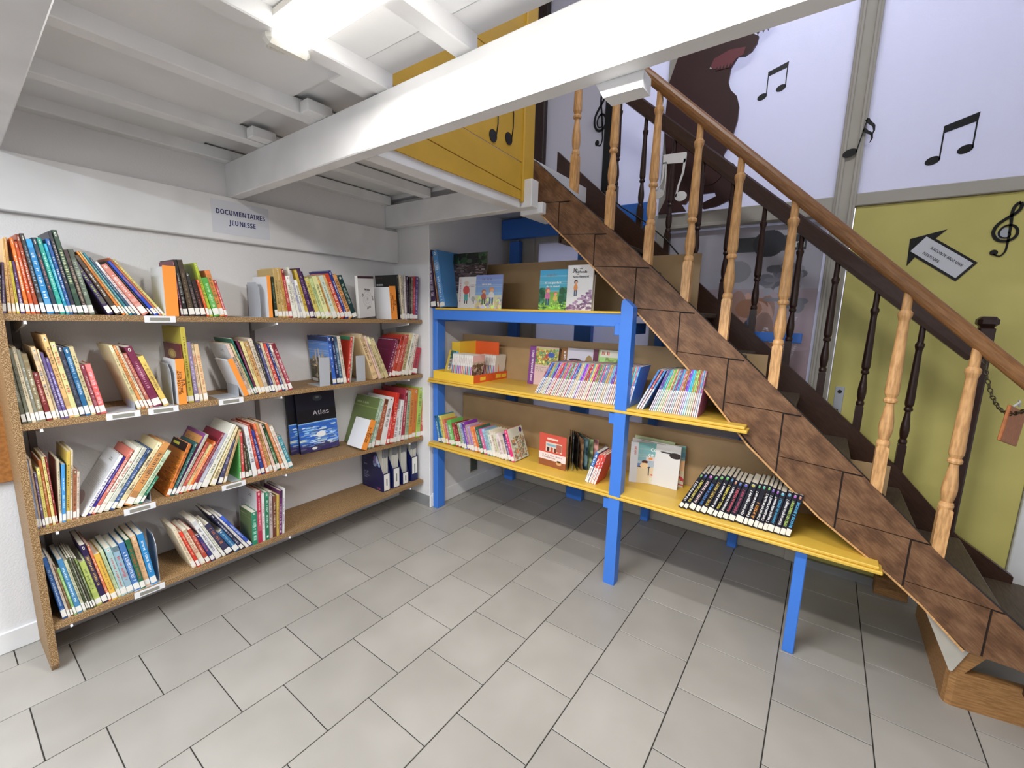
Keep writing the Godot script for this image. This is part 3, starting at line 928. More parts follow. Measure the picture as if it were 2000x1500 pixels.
func beams() -> void:
	# ceiling: boards on joists on beams
	var ce := structure("ceiling", bx(0.19, 5.2, 2.43, 2.5, -0.86, 3.25), M.deck)
	part("ceiling_slab", bx(0.19, 1.46, 2.445, 2.5, -1.98, -0.86), M.deck, ce)
	part("ceiling_slab", bx(0.19, 1.46, 2.395, 2.5, -3.0, -1.98), M.deck, ce)
	part("upper_roof", bx(-0.15, 5.35, 4.8, 4.9, -5.0, 3.4), M.wall, ce)
	# deck boards between the joists
	var xs := [0.19, 0.62, 1.11, 1.585, 1.985, 2.45, 2.95, 3.45, 3.95, 4.45, 4.95]
	for i in xs.size() - 1:
		part("board", bx(xs[i] + 0.03, xs[i + 1] + 0.028, 2.405, 2.43, -0.745, 3.2, 0.002), M.deck, ce)
		if i > 2:
			part("board", bx(xs[i] + 0.03, xs[i + 1] + 0.028, 2.408, 2.43, -0.862, -0.748, 0.002), M.deck, ce)
		elif xs[i] < 1.4:
			part("board", bx(xs[i] + 0.03, minf(xs[i + 1] + 0.028, 1.45), 2.42, 2.445, -1.97, -0.749, 0.002), M.deck, ce)
	for i in xs.size():
		var x: float = xs[i]
		var z0 := -1.96 if x < 1.4 else -0.862
		part("joist", bx(x, x + 0.068, 2.352, 2.412, z0, 3.2, 0.004), M.white_paint, ce)
	part("noggin", bx(1.50, 1.58, 2.36, 2.395, -0.9, -0.70, 0.004), M.white_paint, ce)
	part("noggin", bx(0.70, 0.76, 2.353, 2.40, -0.88, -0.77, 0.004), M.white_paint, ce)
	part("noggin", bx(1.18, 1.24, 2.353, 2.40, -0.88, -0.77, 0.004), M.white_paint, ce)
	# main beam, a little askew to the wall
	var tilt := Transform3D(Basis(Vector3.UP, -0.022), V3(0.19, 0, -0.868))
	part("beam", MB.new().box(V3(0.0, 2.173, -0.06), V3(5.1, 2.352, 0.0), 0.004, tilt).mesh(), M.white_paint, ce)
	part("beam", MB.new().box(V3(-0.02, 2.173, -0.02), V3(5.1, 2.352, 0.085), 0.004, Transform3D(Basis(Vector3.UP, -0.03), V3(0.19, 0, -0.015))).mesh(), M.white_paint, ce)
	part("beam", bx(0.19, 1.53, 2.195, 2.352, -2.03, -1.955, 0.004), M.white_paint, ce)
	part("beam", bx(1.37, 1.455, 2.19, 2.352, -1.95, -0.93, 0.004), M.white_paint, ce)
	part("beam", bx(1.40, 1.56, 2.17, 2.235, -2.32, -2.03, 0.004), M.white_paint, ce)
	# corbel under the beam
	part("corbel", MB.new().prism(PackedVector2Array([Vector2(2.45, 2.175), Vector2(2.475, 2.135), Vector2(2.58, 2.135), Vector2(2.58, 2.175)]), -0.93, -0.875).mesh(), M.white_paint, ce)
	# board on the wall above the bookcase, with a paper notice
	structure("trim_1", bx(0.19, 0.235, 1.935, 2.172, -2.04, 3.2, 0.004), M.white_paint)
	var no := thing("paper_notice", "white paper notice with navy capitals on the beam above the chipboard bookcase", "notice", Transform3D(RIGHT_A, V3(0.2362, 2.06, 0.94)))
	no.transform = Transform3D(RIGHT_A, V3(0.2362, 2.058, -0.918))
	part("sheet", bx(-0.15, 0.15, -0.088, 0.088, 0.0, 0.0006), M.sheet, no)
	lettering(no, "print", "DOCUMENTAIRES", 0.026, Color(0.16, 0.19, 0.42), Transform3D(Basis.IDENTITY, V3(0.0, 0.028, 0.0008)), font_bold, 0.256)
	lettering(no, "print", "JEUNESSE", 0.026, Color(0.16, 0.19, 0.42), Transform3D(Basis.IDENTITY, V3(0.005, -0.024, 0.0008)), font_bold, 0.142)
	# lamps: first in view, others unseen, placed to light floor, stairs and glass
	for l in [[V3(2.33, 2.405, -0.50), "long white fluorescent lamp glowing between the joists in front of the beam"], [V3(1.5, 2.405, 1.3), "unseen long lamp behind the viewer, placed to light the left side coolly"], [V3(3.6, 2.405, 1.75), "unseen long lamp behind the viewer on the right, placed to light the room"], [V3(2.9, 4.80, -0.75), "unseen long lamp under the upper ceiling, placed to light stairs and glass"], [V3(2.6, 4.80, -3.9), "unseen long lamp behind the glazed partition, placed to light its glass from behind"]]:
		var la := thing("ceiling_lamp", l[1], "lamp", Transform3D(Basis.IDENTITY, l[0]))
		part("body", bx(-0.72, 0.72, -0.03, 0.0, -0.06, 0.06, 0.006), M.lamp_body, la)
		var df := MB.new()
		var pr := PackedVector2Array()
		for k in 9:
			var a := PI * k / 8.0
			pr.append(Vector2(0.062 * cos(a), -0.03 - 0.045 * sin(a)))
		df.prism(pr, -0.70, 0.70, Transform3D(Basis(Vector3(0, 0, 1), Vector3(0, 1, 0), Vector3(-1, 0, 0)), Vector3.ZERO))
		part("diffuser", df.mesh(), M.lamp_glow, la)
		for s in [-1, 1]:
			part("end_cap", MB.new().box(V3(s * 0.72 - 0.022, -0.078, -0.066), V3(s * 0.72 + 0.022, 0.0, 0.066), 0.012).mesh(), M.lamp_body, la)
		part("cable", MB.new().tube(PackedVector3Array([V3(-0.73, -0.02, 0.03), V3(-0.79, -0.05, 0.02), V3(-0.8, -0.04, -0.03), V3(-0.76, -0.02, -0.06), V3(-0.72, -0.02, -0.07)]), 0.006).mesh(), M.lamp_body, la)

func partition() -> void:
	var wb := structure("wall_back", bx(0.578, 3.0, 0.0, 0.16, -3.08, -3.0, 0.003), M.frame_paint)
	var P := -3.0
	# posts, rails and panes of the glazed partition
	part("post", bx(0.62, 0.90, 0.16, 2.42, P - 0.06, P + 0.0, 0.004), M.frame_paint, wb)
	for x in [0.655, 0.70, 0.865, 0.905]:
		part("moulding", bx(x, x + 0.018, 0.16, 2.42, P, P + 0.012, 0.004), M.frame_paint, wb)
	part("post", bx(0.578, 0.62, 0.16, 2.42, P - 0.06, P - 0.01, 0.003), M.frame_paint, wb)
	part("jamb", bx(0.80, 0.95, 2.42, 4.8, P - 0.06, P + 0.04, 0.006), M.jamb, wb)
	part("panel", bx(0.95, 1.48, 2.2, 4.8, P - 0.05, P - 0.01), M.white_panel, wb)
	part("post", bx(1.48, 1.535, 2.2, 4.8, P - 0.05, P + 0.02, 0.004), M.black, wb)
	part("rail", bx(0.92, 1.95, 2.175, 2.3, P - 0.06, P + 0.01, 0.004), M.frame_paint, wb)
	part("post", bx(1.935, 2.01, 0.16, 4.8, P - 0.06, P + 0.012, 0.004), M.frame_paint, wb)
	part("moulding", bx(1.995, 2.02, 2.3, 4.8, P, P + 0.025, 0.006), M.white_paint, wb)
	part("rail", bx(2.01, 2.96, 2.185, 2.295, P - 0.06, P + 0.012, 0.004), M.frame_paint, wb)
	part("moulding", bx(2.01, 2.96, 2.19, 2.215, P + 0.012, P + 0.026, 0.006), M.frame_paint, wb)
	part("post", bx(2.96, 3.065, 0.0, 4.8, P - 0.06, P + 0.012, 0.004), M.frame_paint, wb)
	for x in [2.972, 3.035]:
		part("moulding", bx(x, x + 0.016, 0.1, 4.8, P + 0.012, P + 0.024, 0.005), M.frame_paint, wb)
	part("rail", bx(3.065, 5.2, 2.232, 2.30, P - 0.06, P + 0.012, 0.004), M.frame_paint, wb)
	part("post", bx(3.935, 4.06, 0.0, 2.232, P - 0.06, P + 0.012, 0.004), M.white_paint, wb)
	part("panel", bx(4.06, 5.2, 0.0, 2.232, P - 0.05, P - 0.0), M.wall, wb)
	part("panel", bx(0.0, 0.80, 2.42, 4.8, P - 0.06, P), M.old_panel, wb)
	part("pane", bx(0.90, 1.935, 0.16, 2.18, P - 0.035, P - 0.026), M.frosted_glass, wb)
	part("pane", bx(1.535, 1.94, 2.3, 4.8, P - 0.035, P - 0.026), M.frosted_glass, wb)
	part("pane", bx(2.01, 2.96, 0.16, 2.19, P - 0.035, P - 0.026), M.frosted_glass, wb)
	part("pane", bx(2.01, 2.96, 2.29, 4.8, P - 0.035, P - 0.026), M.frosted_glass, wb)
	part("pane", bx(3.06, 5.2, 2.29, 4.8, P - 0.035, P - 0.026), M.frosted_glass, wb)
	part("vent", bx(2.70, 2.86, 0.06, 0.12, P, P + 0.003), M.kick_metal, wb)
	# the yellow door with its lock plate
	var d := structure("door_1", bx(3.07, 3.93, 0.05, 2.23, P - 0.05, P - 0.004, 0.003), M.door_paint)
	part("threshold", bx(3.04, 3.42, 0.0, 0.05, P - 0.06, P + 0.02), M.kick_metal, d)
	part("lock_plate", MB.new().box(V3(3.10, 1.02, P - 0.004), V3(3.145, 1.19, P + 0.002), 0.002).mesh(), M.steel, d)
	part("keyhole", MB.new().lathe(PackedVector2Array([Vector2(0, 0.003), Vector2(0.011, 0.003), Vector2(0.011, 0.0)]), 14, Transform3D(Basis(Vector3.RIGHT, PI / 2), V3(3.123, 1.16, P + 0.002))).mesh(), M.black, d)
	part("keyhole", bx(3.118, 3.128, 1.04, 1.052, P + 0.002, P + 0.003), M.black, d)
	# beyond the partition the wall closes the room
	structure("wall_beyond", bx(-0.15, 5.35, 0.0, 4.85, -5.0, -4.85), M.wall)
	# stairwell guard of yellow boards
	var g := structure("wall_guard", bx(1.425, 1.44, 2.36, 3.3, -1.95, -0.92), M.yellow_wall)
	var ys := [[2.235, 2.335, 2.24, 2.288], [2.34, 2.47, 2.293, 2.44], [2.475, 2.9, 2.446, 2.9], [2.905, 3.3, 2.905, 3.3]]
	for y in ys:
		part("board", MB.new().prism(PackedVector2Array([Vector2(-1.20, y[0]), Vector2(-1.94, y[2]), Vector2(-1.94, y[3]), Vector2(-1.20, y[1])]), -1.464, -1.44, Transform3D(Basis(Vector3(0, 0, 1), Vector3(0, 1, 0), Vector3(-1, 0, 0)), Vector3.ZERO)).mesh(), M.yellow_wall, g)
		part("board", MB.new().prism(PackedVector2Array([Vector2(-0.92, y[0] + 0.005), Vector2(-1.20, y[0]), Vector2(-1.20, y[1]), Vector2(-0.92, y[1] + 0.02)]), -1.464, -1.44, Transform3D(Basis(Vector3(0, 0, 1), Vector3(0, 1, 0), Vector3(-1, 0, 0)), Vector3.ZERO)).mesh(), M.yellow_wall, g)
	part("corner_post", bx(1.43, 1.478, 2.225, 3.4, -2.05, -1.94, 0.006), M.yellow_wall, g)

func bal_profile(r: float, h: float) -> PackedVector2Array:
	var p := PackedVector2Array()
	for q in [[0.0, 0.17], [0.9, 0.17], [1.0, 0.185], [0.9, 0.2], [0.7, 0.205], [0.8, 0.215], [0.95, 0.235], [1.05, 0.265], [1.0, 0.3], [0.78, 0.345], [0.62, 0.38], [0.6, 0.395], [0.95, 0.402], [1.0, 0.412], [0.9, 0.42], [0.72, 0.425], [1.0, 0.445], [1.02, 0.46], [0.95, 0.55], [0.83, 0.68], [0.72, 0.8], [0.74, 0.81], [1.0, 0.835], [1.0, 0.85], [0.68, 0.862], [0.66, 0.93], [0.62, 1.0]]:
		p.append(Vector2(q[0] * r, q[1] * h))
	return p

func slope_piece(x0: float, y0: float, x1: float, y1: float, prof: PackedVector2Array) -> ArrayMesh:
	# a bar along local x, from the origin, with the section prof in (y, z)
	var l := Vector2(x1 - x0, y1 - y0).length()
	return MB.new().prism(prof, 0.0, l, Transform3D(Basis(Vector3(0, 1, 0), Vector3(0, 0, 1), Vector3(1, 0, 0)), Vector3.ZERO)).mesh()

func staircase() -> void:
	var o := thing("staircase", "old brown wooden staircase with turned balusters rising over the blue bookcase", "staircase")
	# slanting frame for the strings: x runs down the slope
	var ang := -atan(0.9)
	var A := Transform3D(Basis(Vector3(0, 0, 1), ang), V3(1.471, 2.476, 0))
	var inv := A.affine_inverse()
	var loc := func(x: float, y: float) -> Vector2:
		var w: Vector3 = inv * V3(x, y, 0)
		return Vector2(w.x, w.y)
	var zf := -2.07
	# near string: a plank with plates let in round every step
	var outline := PackedVector2Array()
	for q in [[1.455, 2.50], [1.49, 2.47], [2.134, 1.922], [2.823, 1.293], [3.244, 0.90], [3.516, 0.637], [3.72, 0.47], [3.86, 0.36], [3.86, 0.27], [3.755, 0.283], [3.615, 0.289], [3.468, 0.43], [3.351, 0.522], [3.089, 0.70], [2.77, 0.977], [2.478, 1.305], [2.126, 1.646], [1.725, 2.005], [1.455, 2.236]]:
		outline.append(loc.call(q[0], q[1]))
	var st := part("string", MB.new().prism(outline, zf - 0.045, zf - 0.005).mesh(), M.old_oak_groove, o, A)
	var _top := [[1.455, 2.50], [1.49, 2.47], [2.134, 1.922], [2.823, 1.293], [3.244, 0.90], [3.516, 0.637], [3.72, 0.47], [3.86, 0.36], [3.86, 0.27], [3.755, 0.283], [3.62, 0.289]]
	# steps: tread height, riser x, nosing end
	var ty := [2.237, 2.035, 1.842, 1.61, 1.39, 1.158, 0.934, 0.702, 0.50]
	var rx := [1.652, 1.894, 2.149, 2.398, 2.645, 2.90, 3.148, 3.401, 3.66]
	var low := func(x: float) -> float:
		var L := [[1.455, 2.236], [1.725, 2.005], [2.126, 1.646], [2.478, 1.305], [2.77, 0.977], [3.089, 0.70], [3.351, 0.522], [3.468, 0.43], [3.615, 0.289], [3.86, 0.27]]
		for i in L.size() - 1:
			if x <= L[i + 1][0]:
				return lerpf(L[i][1], L[i + 1][1], (x - L[i][0]) / (L[i + 1][0] - L[i][0]))
		return 0.27
	var gap := 0.0035
	var faces := [outline]
	for i in 9:
		var xr: float = rx[i]
		var xl: float = rx[i - 1] if i > 0 else 1.44
		var yl: float = low.call(xr) if i < 8 else 0.26
		var ylow: float = low.call(xl)
		var yt: float = ty[i]
		# the let-in wedge under the tread, set off by a groove
		var wedge := PackedVector2Array([loc.call(xl + gap, minf(ylow, yt) - 0.002), loc.call(xr - gap, yl - 0.004), loc.call(xr - gap, yt - 0.008), loc.call(xl + gap, yt + 0.008)])
		for w in Geometry2D.intersect_polygons(wedge, outline):
			part("wedge", MB.new().prism(w, zf - 0.005, zf - 0.0008).mesh(), M.old_oak, st)
		var cutter := PackedVector2Array([loc.call(xl - gap, minf(ylow, yt) - 0.02), loc.call(xr + gap, yl - 0.03), loc.call(xr + gap, yt - 0.012), loc.call(xr + 0.07, yt - 0.015), loc.call(xr + 0.07, yt - 0.008), loc.call(xr + gap, yt - 0.004), loc.call(xl - gap, yt + 0.012)])
		var next := []
		for f in faces:
			for c in Geometry2D.clip_polygons(f, cutter):
				if not Geometry2D.is_polygon_clockwise(c):
					next.append(c)
		faces = next
	for f in faces:
		var area := 0.0
		for k in f.size():
			area += f[k].cross(f[(k + 1) % f.size()]) / 2.0
		if absf(area) > 0.0005:
			part("face", MB.new().prism(f, zf - 0.005, zf).mesh(), M.old_oak, st)
	part("edge_strip", MB.new().prism(stroke_poly(PackedVector2Array([loc.call(1.47, 2.222), loc.call(1.725, 1.998), loc.call(2.126, 1.639), loc.call(2.478, 1.298), loc.call(2.77, 0.97), loc.call(3.089, 0.693), loc.call(3.351, 0.515), loc.call(3.468, 0.423), loc.call(3.61, 0.286)]), 0.008, 0.008), zf - 0.045, zf + 0.001).mesh(), M.beech, o, A)
	# far string
	var far := PackedVector2Array()
	for q in [[1.2, 2.80], [1.83, 2.235], [3.41, 0.81], [3.69, 0.50], [3.9, 0.36], [3.9, 0.2], [3.6, 0.25], [1.455, 2.22], [1.2, 2.4]]:
		far.append(loc.call(q[0], q[1]))
	part("string", MB.new().prism(far, -2.82, -2.78).mesh(), M.dark_rail, o, A)
	# treads and risers
	for i in ty.size():
		var x0: float = (rx[i - 1] if i > 0 else 1.40) - 0.015
		part("tread", bx(x0, rx[i] + 0.035, ty[i] - 0.034, ty[i] - 0.004, -2.78, -2.115, 0.006), M.tread, o)
		var yb: float = ty[i + 1] if i + 1 < ty.size() else 0.33
		part("riser", bx(rx[i] - 0.02, rx[i], yb - 0.03, ty[i] - 0.034, -2.78, -2.115), M.riser, o)
	part("tread", bx(3.62, 4.05, 0.29, 0.325, -2.8, -2.115, 0.006), M.tread, o)
	part("landing", bx(1.0, 1.42, 2.40, 2.45, -2.98, -2.06), M.tread, o)
	# hollow bottom step
	var bs := part("bottom_step", MB.new().prism(PackedVector2Array([Vector2(3.592, 2.15), Vector2(3.60, 2.128), Vector2(3.62, 2.122), Vector2(3.84, 2.165), Vector2(4.5, 2.21), Vector2(4.5, 2.24), Vector2(3.84, 2.20), Vector2(3.63, 2.165), Vector2(3.625, 2.8), Vector2(3.592, 2.8)]), 0.0, 0.16, Transform3D(Basis(Vector3(1, 0, 0), Vector3(0, 0, -1), Vector3(0, 1, 0)), Vector3.ZERO)).mesh(), M.step_wood, o)
	part("brace", MB.new().prism(PackedVector2Array([Vector2(3.598, 0.16), Vector2(3.64, 0.16), Vector2(3.70, 0.275), Vector2(3.63, 0.28)]), -2.16, -2.125).mesh(), M.step_wood, bs)
	part("gusset", MB.new().prism(PackedVector2Array([Vector2(3.475, 0.42), Vector2(3.592, 0.16), Vector2(3.602, 0.16), Vector2(3.64, 0.275), Vector2(3.60, 0.33)]), -2.118, -2.112).mesh(), M.frame_paint, bs)
	# handrails
	var round_p := PackedVector2Array()
	for k in 14:
		var a := TAU * k / 14
		round_p.append(Vector2(0.028 * cos(a), 0.027 * sin(a)))
	part("handrail", slope_piece(2.05, 2.864, 3.95, 1.077, round_p), M.rail_wood, o, Transform3D(Basis(Vector3(0, 0, 1), atan2(1.077 - 2.864, 1.9)), V3(2.05, 2.864, -2.09)))
	part("handrail", slope_piece(1.53, 3.235, 3.62, 1.435, PackedVector2Array([Vector2(-0.04, -0.022), Vector2(-0.02, -0.027), Vector2(0.03, -0.027), Vector2(0.04, -0.015), Vector2(0.04, 0.015), Vector2(0.03, 0.027), Vector2(-0.02, 0.027), Vector2(-0.04, 0.022)])), M.dark_rail, o, Transform3D(Basis(Vector3(0, 0, 1), atan2(1.435 - 3.235, 2.09)), V3(1.53, 3.235, -2.80)))
	# light balusters on the near string
	for q in [[1.734, 2.292], [1.967, 2.07], [2.2, 1.868], [2.41, 1.675], [2.607, 1.49], [2.842, 1.28], [3.265, 0.885], [3.485, 0.67]]:
		var x: float = q[0]
		var h: float = 2.864 - 0.9405 * (x - 2.05) - 0.02 - q[1]
		var mb := MB.new()
		mb.prism(PackedVector2Array([Vector2(-0.021, -0.028), Vector2(0.021, -0.062), Vector2(0.021, 0.165 * h), Vector2(0.014, 0.172 * h), Vector2(-0.014, 0.172 * h), Vector2(-0.021, 0.165 * h)]), -0.021, 0.021)
		mb.lathe(bal_profile(0.0235, h), 14)
		part("baluster", mb.mesh(), M.beech, o, Transform3D(Basis.IDENTITY, V3(x, q[1] + 0.04, -2.092)))
	# dark balusters on the far string
	for x in [1.68, 1.872, 2.075, 2.264, 2.449, 2.637, 2.84, 3.024, 3.214, 3.416]:
		var yb: float = 2.235 - 0.902 * (x - 1.83)
		var h: float = 3.235 - 0.861 * (x - 1.53) - 0.02 - yb
		var mb := MB.new()
		mb.prism(PackedVector2Array([Vector2(-0.018, -0.02), Vector2(0.018, -0.05), Vector2(0.018, 0.16 * h), Vector2(0.012, 0.172 * h), Vector2(-0.012, 0.172 * h), Vector2(-0.018, 0.16 * h)]), -0.018, 0.018)
		mb.lathe(bal_profile(0.0195, h), 12)
		part("baluster", mb.mesh(), M.dark_wood, o, Transform3D(Basis.IDENTITY, V3(x, yb, -2.80)))
	# newels at the foot
	for q in [[3.64, -2.80, 0.3, 1.57, 0.03], [3.83, -2.09, 0.16, 1.0, 0.034]]:
		var r: float = q[4]
		var nw := part("newel", MB.new().box(V3(-r, 0, -r), V3(r, q[3] - q[2], r), 0.008).mesh(), M.dark_wood, o, Transform3D(Basis.IDENTITY, V3(q[0], q[2], q[1])))
		part("cap", MB.new().box(V3(-r * 1.25, q[3] - q[2], -r * 1.25), V3(r * 1.25, q[3] - q[2] + 0.05, r * 1.25), 0.016).mesh(), M.dark_wood, nw)

func bookcase_left() -> void:
	var o := thing("chipboard_bookcase", "wall bookcase of raw chipboard with four shelves of children's books", "bookcase")
	# side panel, its foot rounded at the front
	var side := PackedVector2Array([Vector2(0.204, 0.0), Vector2(0.49, 0.0), Vector2(0.515, 0.035), Vector2(0.515, 1.72), Vector2(0.204, 1.72)])
	part("side_panel", MB.new().prism(side, 0.052, 0.076).mesh(), M.chipboard, o)
	for k in [1, 2, 3, 4]:
		var ya := shelf_a(k, -0.052)
		var yb := shelf_a(k, 2.03)
		var mb := MB.new()
		mb.prism(PackedVector2Array([Vector2(-0.052, ya), Vector2(-0.052, ya - 0.026), Vector2(2.03, yb - 0.026), Vector2(2.03, yb)]), 0.195, 0.51, Transform3D(Basis(Vector3(0, 0, -1), Vector3(0, 1, 0), Vector3(1, 0, 0)), Vector3.ZERO))
		var sh := part("shelf", mb.mesh(), M.chipboard, o)
		for z in [0.0, 0.95, 1.90]:
			var y := shelf_a(k, z) - 0.026
			part("bracket", MB.new().prism(PackedVector2Array([Vector2(0.2, y - 0.06), Vector2(0.2, y), Vector2(0.507, y), Vector2(0.512, y - 0.013)]), -z - 0.004, -z + 0.004).mesh(), M.card, sh)
	for z in [0.0, 0.95, 1.90]:
		part("upright", bx(0.19, 0.2, 0.12, 1.7, -z - 0.012, -z + 0.012, 0.001), mat("upright", Color(0.5, 0.47, 0.46), 0.5), o)

func bookcase_blue() -> void:
	var o := thing("blue_bookcase", "blue post bookcase with yellow shelves and brown back boards under the stairs", "bookcase")
	# posts
	part("post", bx(0.592, 0.64, 0.0, 1.6, -2.15, -2.062, 0.004), M.blue, o)
	part("post", MB.new().prism(PackedVector2Array([Vector2(2.107, 0.0), Vector2(2.174, 0.0), Vector2(2.174, 1.622), Vector2(2.15, 1.645), Vector2(2.125, 1.665), Vector2(2.112, 1.66), Vector2(2.107, 1.64)]), -2.062, -2.0).mesh(), M.blue, o)
	part("post", bx(3.02, 3.067, 0.0, 0.543, -2.085, -2.035, 0.003), M.blue, o)
	for q in [[0.655, 0.755, 2.2], [1.335, 1.485, 2.2], [2.0, 2.06, 1.7], [2.62, 2.68, 1.0]]:
		part("post", bx(q[0], q[1], 0.0, q[2], -2.99, -2.93, 0.004), M.blue, o)
	part("rail", bx(0.585, 1.9, 2.215, 2.38, -2.95, -2.90, 0.005), M.blue, o)
	part("rail", bx(0.64, 2.107, 1.515, 1.585, -2.062, -2.025, 0.004), M.blue, o)
	for y in [1.5, 1.0, 0.49]:
		part("cleat", bx(0.592, 0.64, y, y + 0.05, -2.42, -2.15, 0.003), M.blue, o)
		part("cleat", bx(2.07, 2.107, y - 0.03, y + 0.035, -2.42, -2.012, 0.003), M.blue, o)
	part("cleat", bx(3.02, 3.06, 0.49, 0.543, -2.42, -2.085, 0.003), M.blue, o)
	part("rail", bx(2.174, 2.9, 1.44, 1.50, -2.95, -2.90, 0.003), M.blue, o)
	# shelves, each of two layers
	for q in [[0.645, 2.105, 1.6, -2.03], [0.60, 2.77, 1.071, -2.0], [0.60, 3.325, 0.566, -2.0]]:
		var s := part("shelf", bx(q[0], q[1] - 0.012, q[2] - 0.014, q[2], -2.43, q[3] - 0.006, 0.003), M.yellow, o)
		if q[2] < 1.5:
			part("shelf_edge", bx(q[0], q[1], q[2] - 0.03, q[2] - 0.015, -2.43, q[3] + 0.004, 0.003), M.yellow, s)
	# back boards
	part("back_board", bx(0.70, 2.4, 1.601, 1.935, -2.40, -2.388), M.hardboard, o)
	part("back_board", bx(0.585, 2.40, 1.072, 1.398, -2.42, -2.41), M.hardboard, o)
	part("back_board", bx(2.404, 2.78, 1.072, 1.39, -2.42, -2.41), M.hardboard, o)
	part("back_board", bx(0.59, 3.34, 0.567, 0.9, -2.42, -2.41), M.hardboard, o)

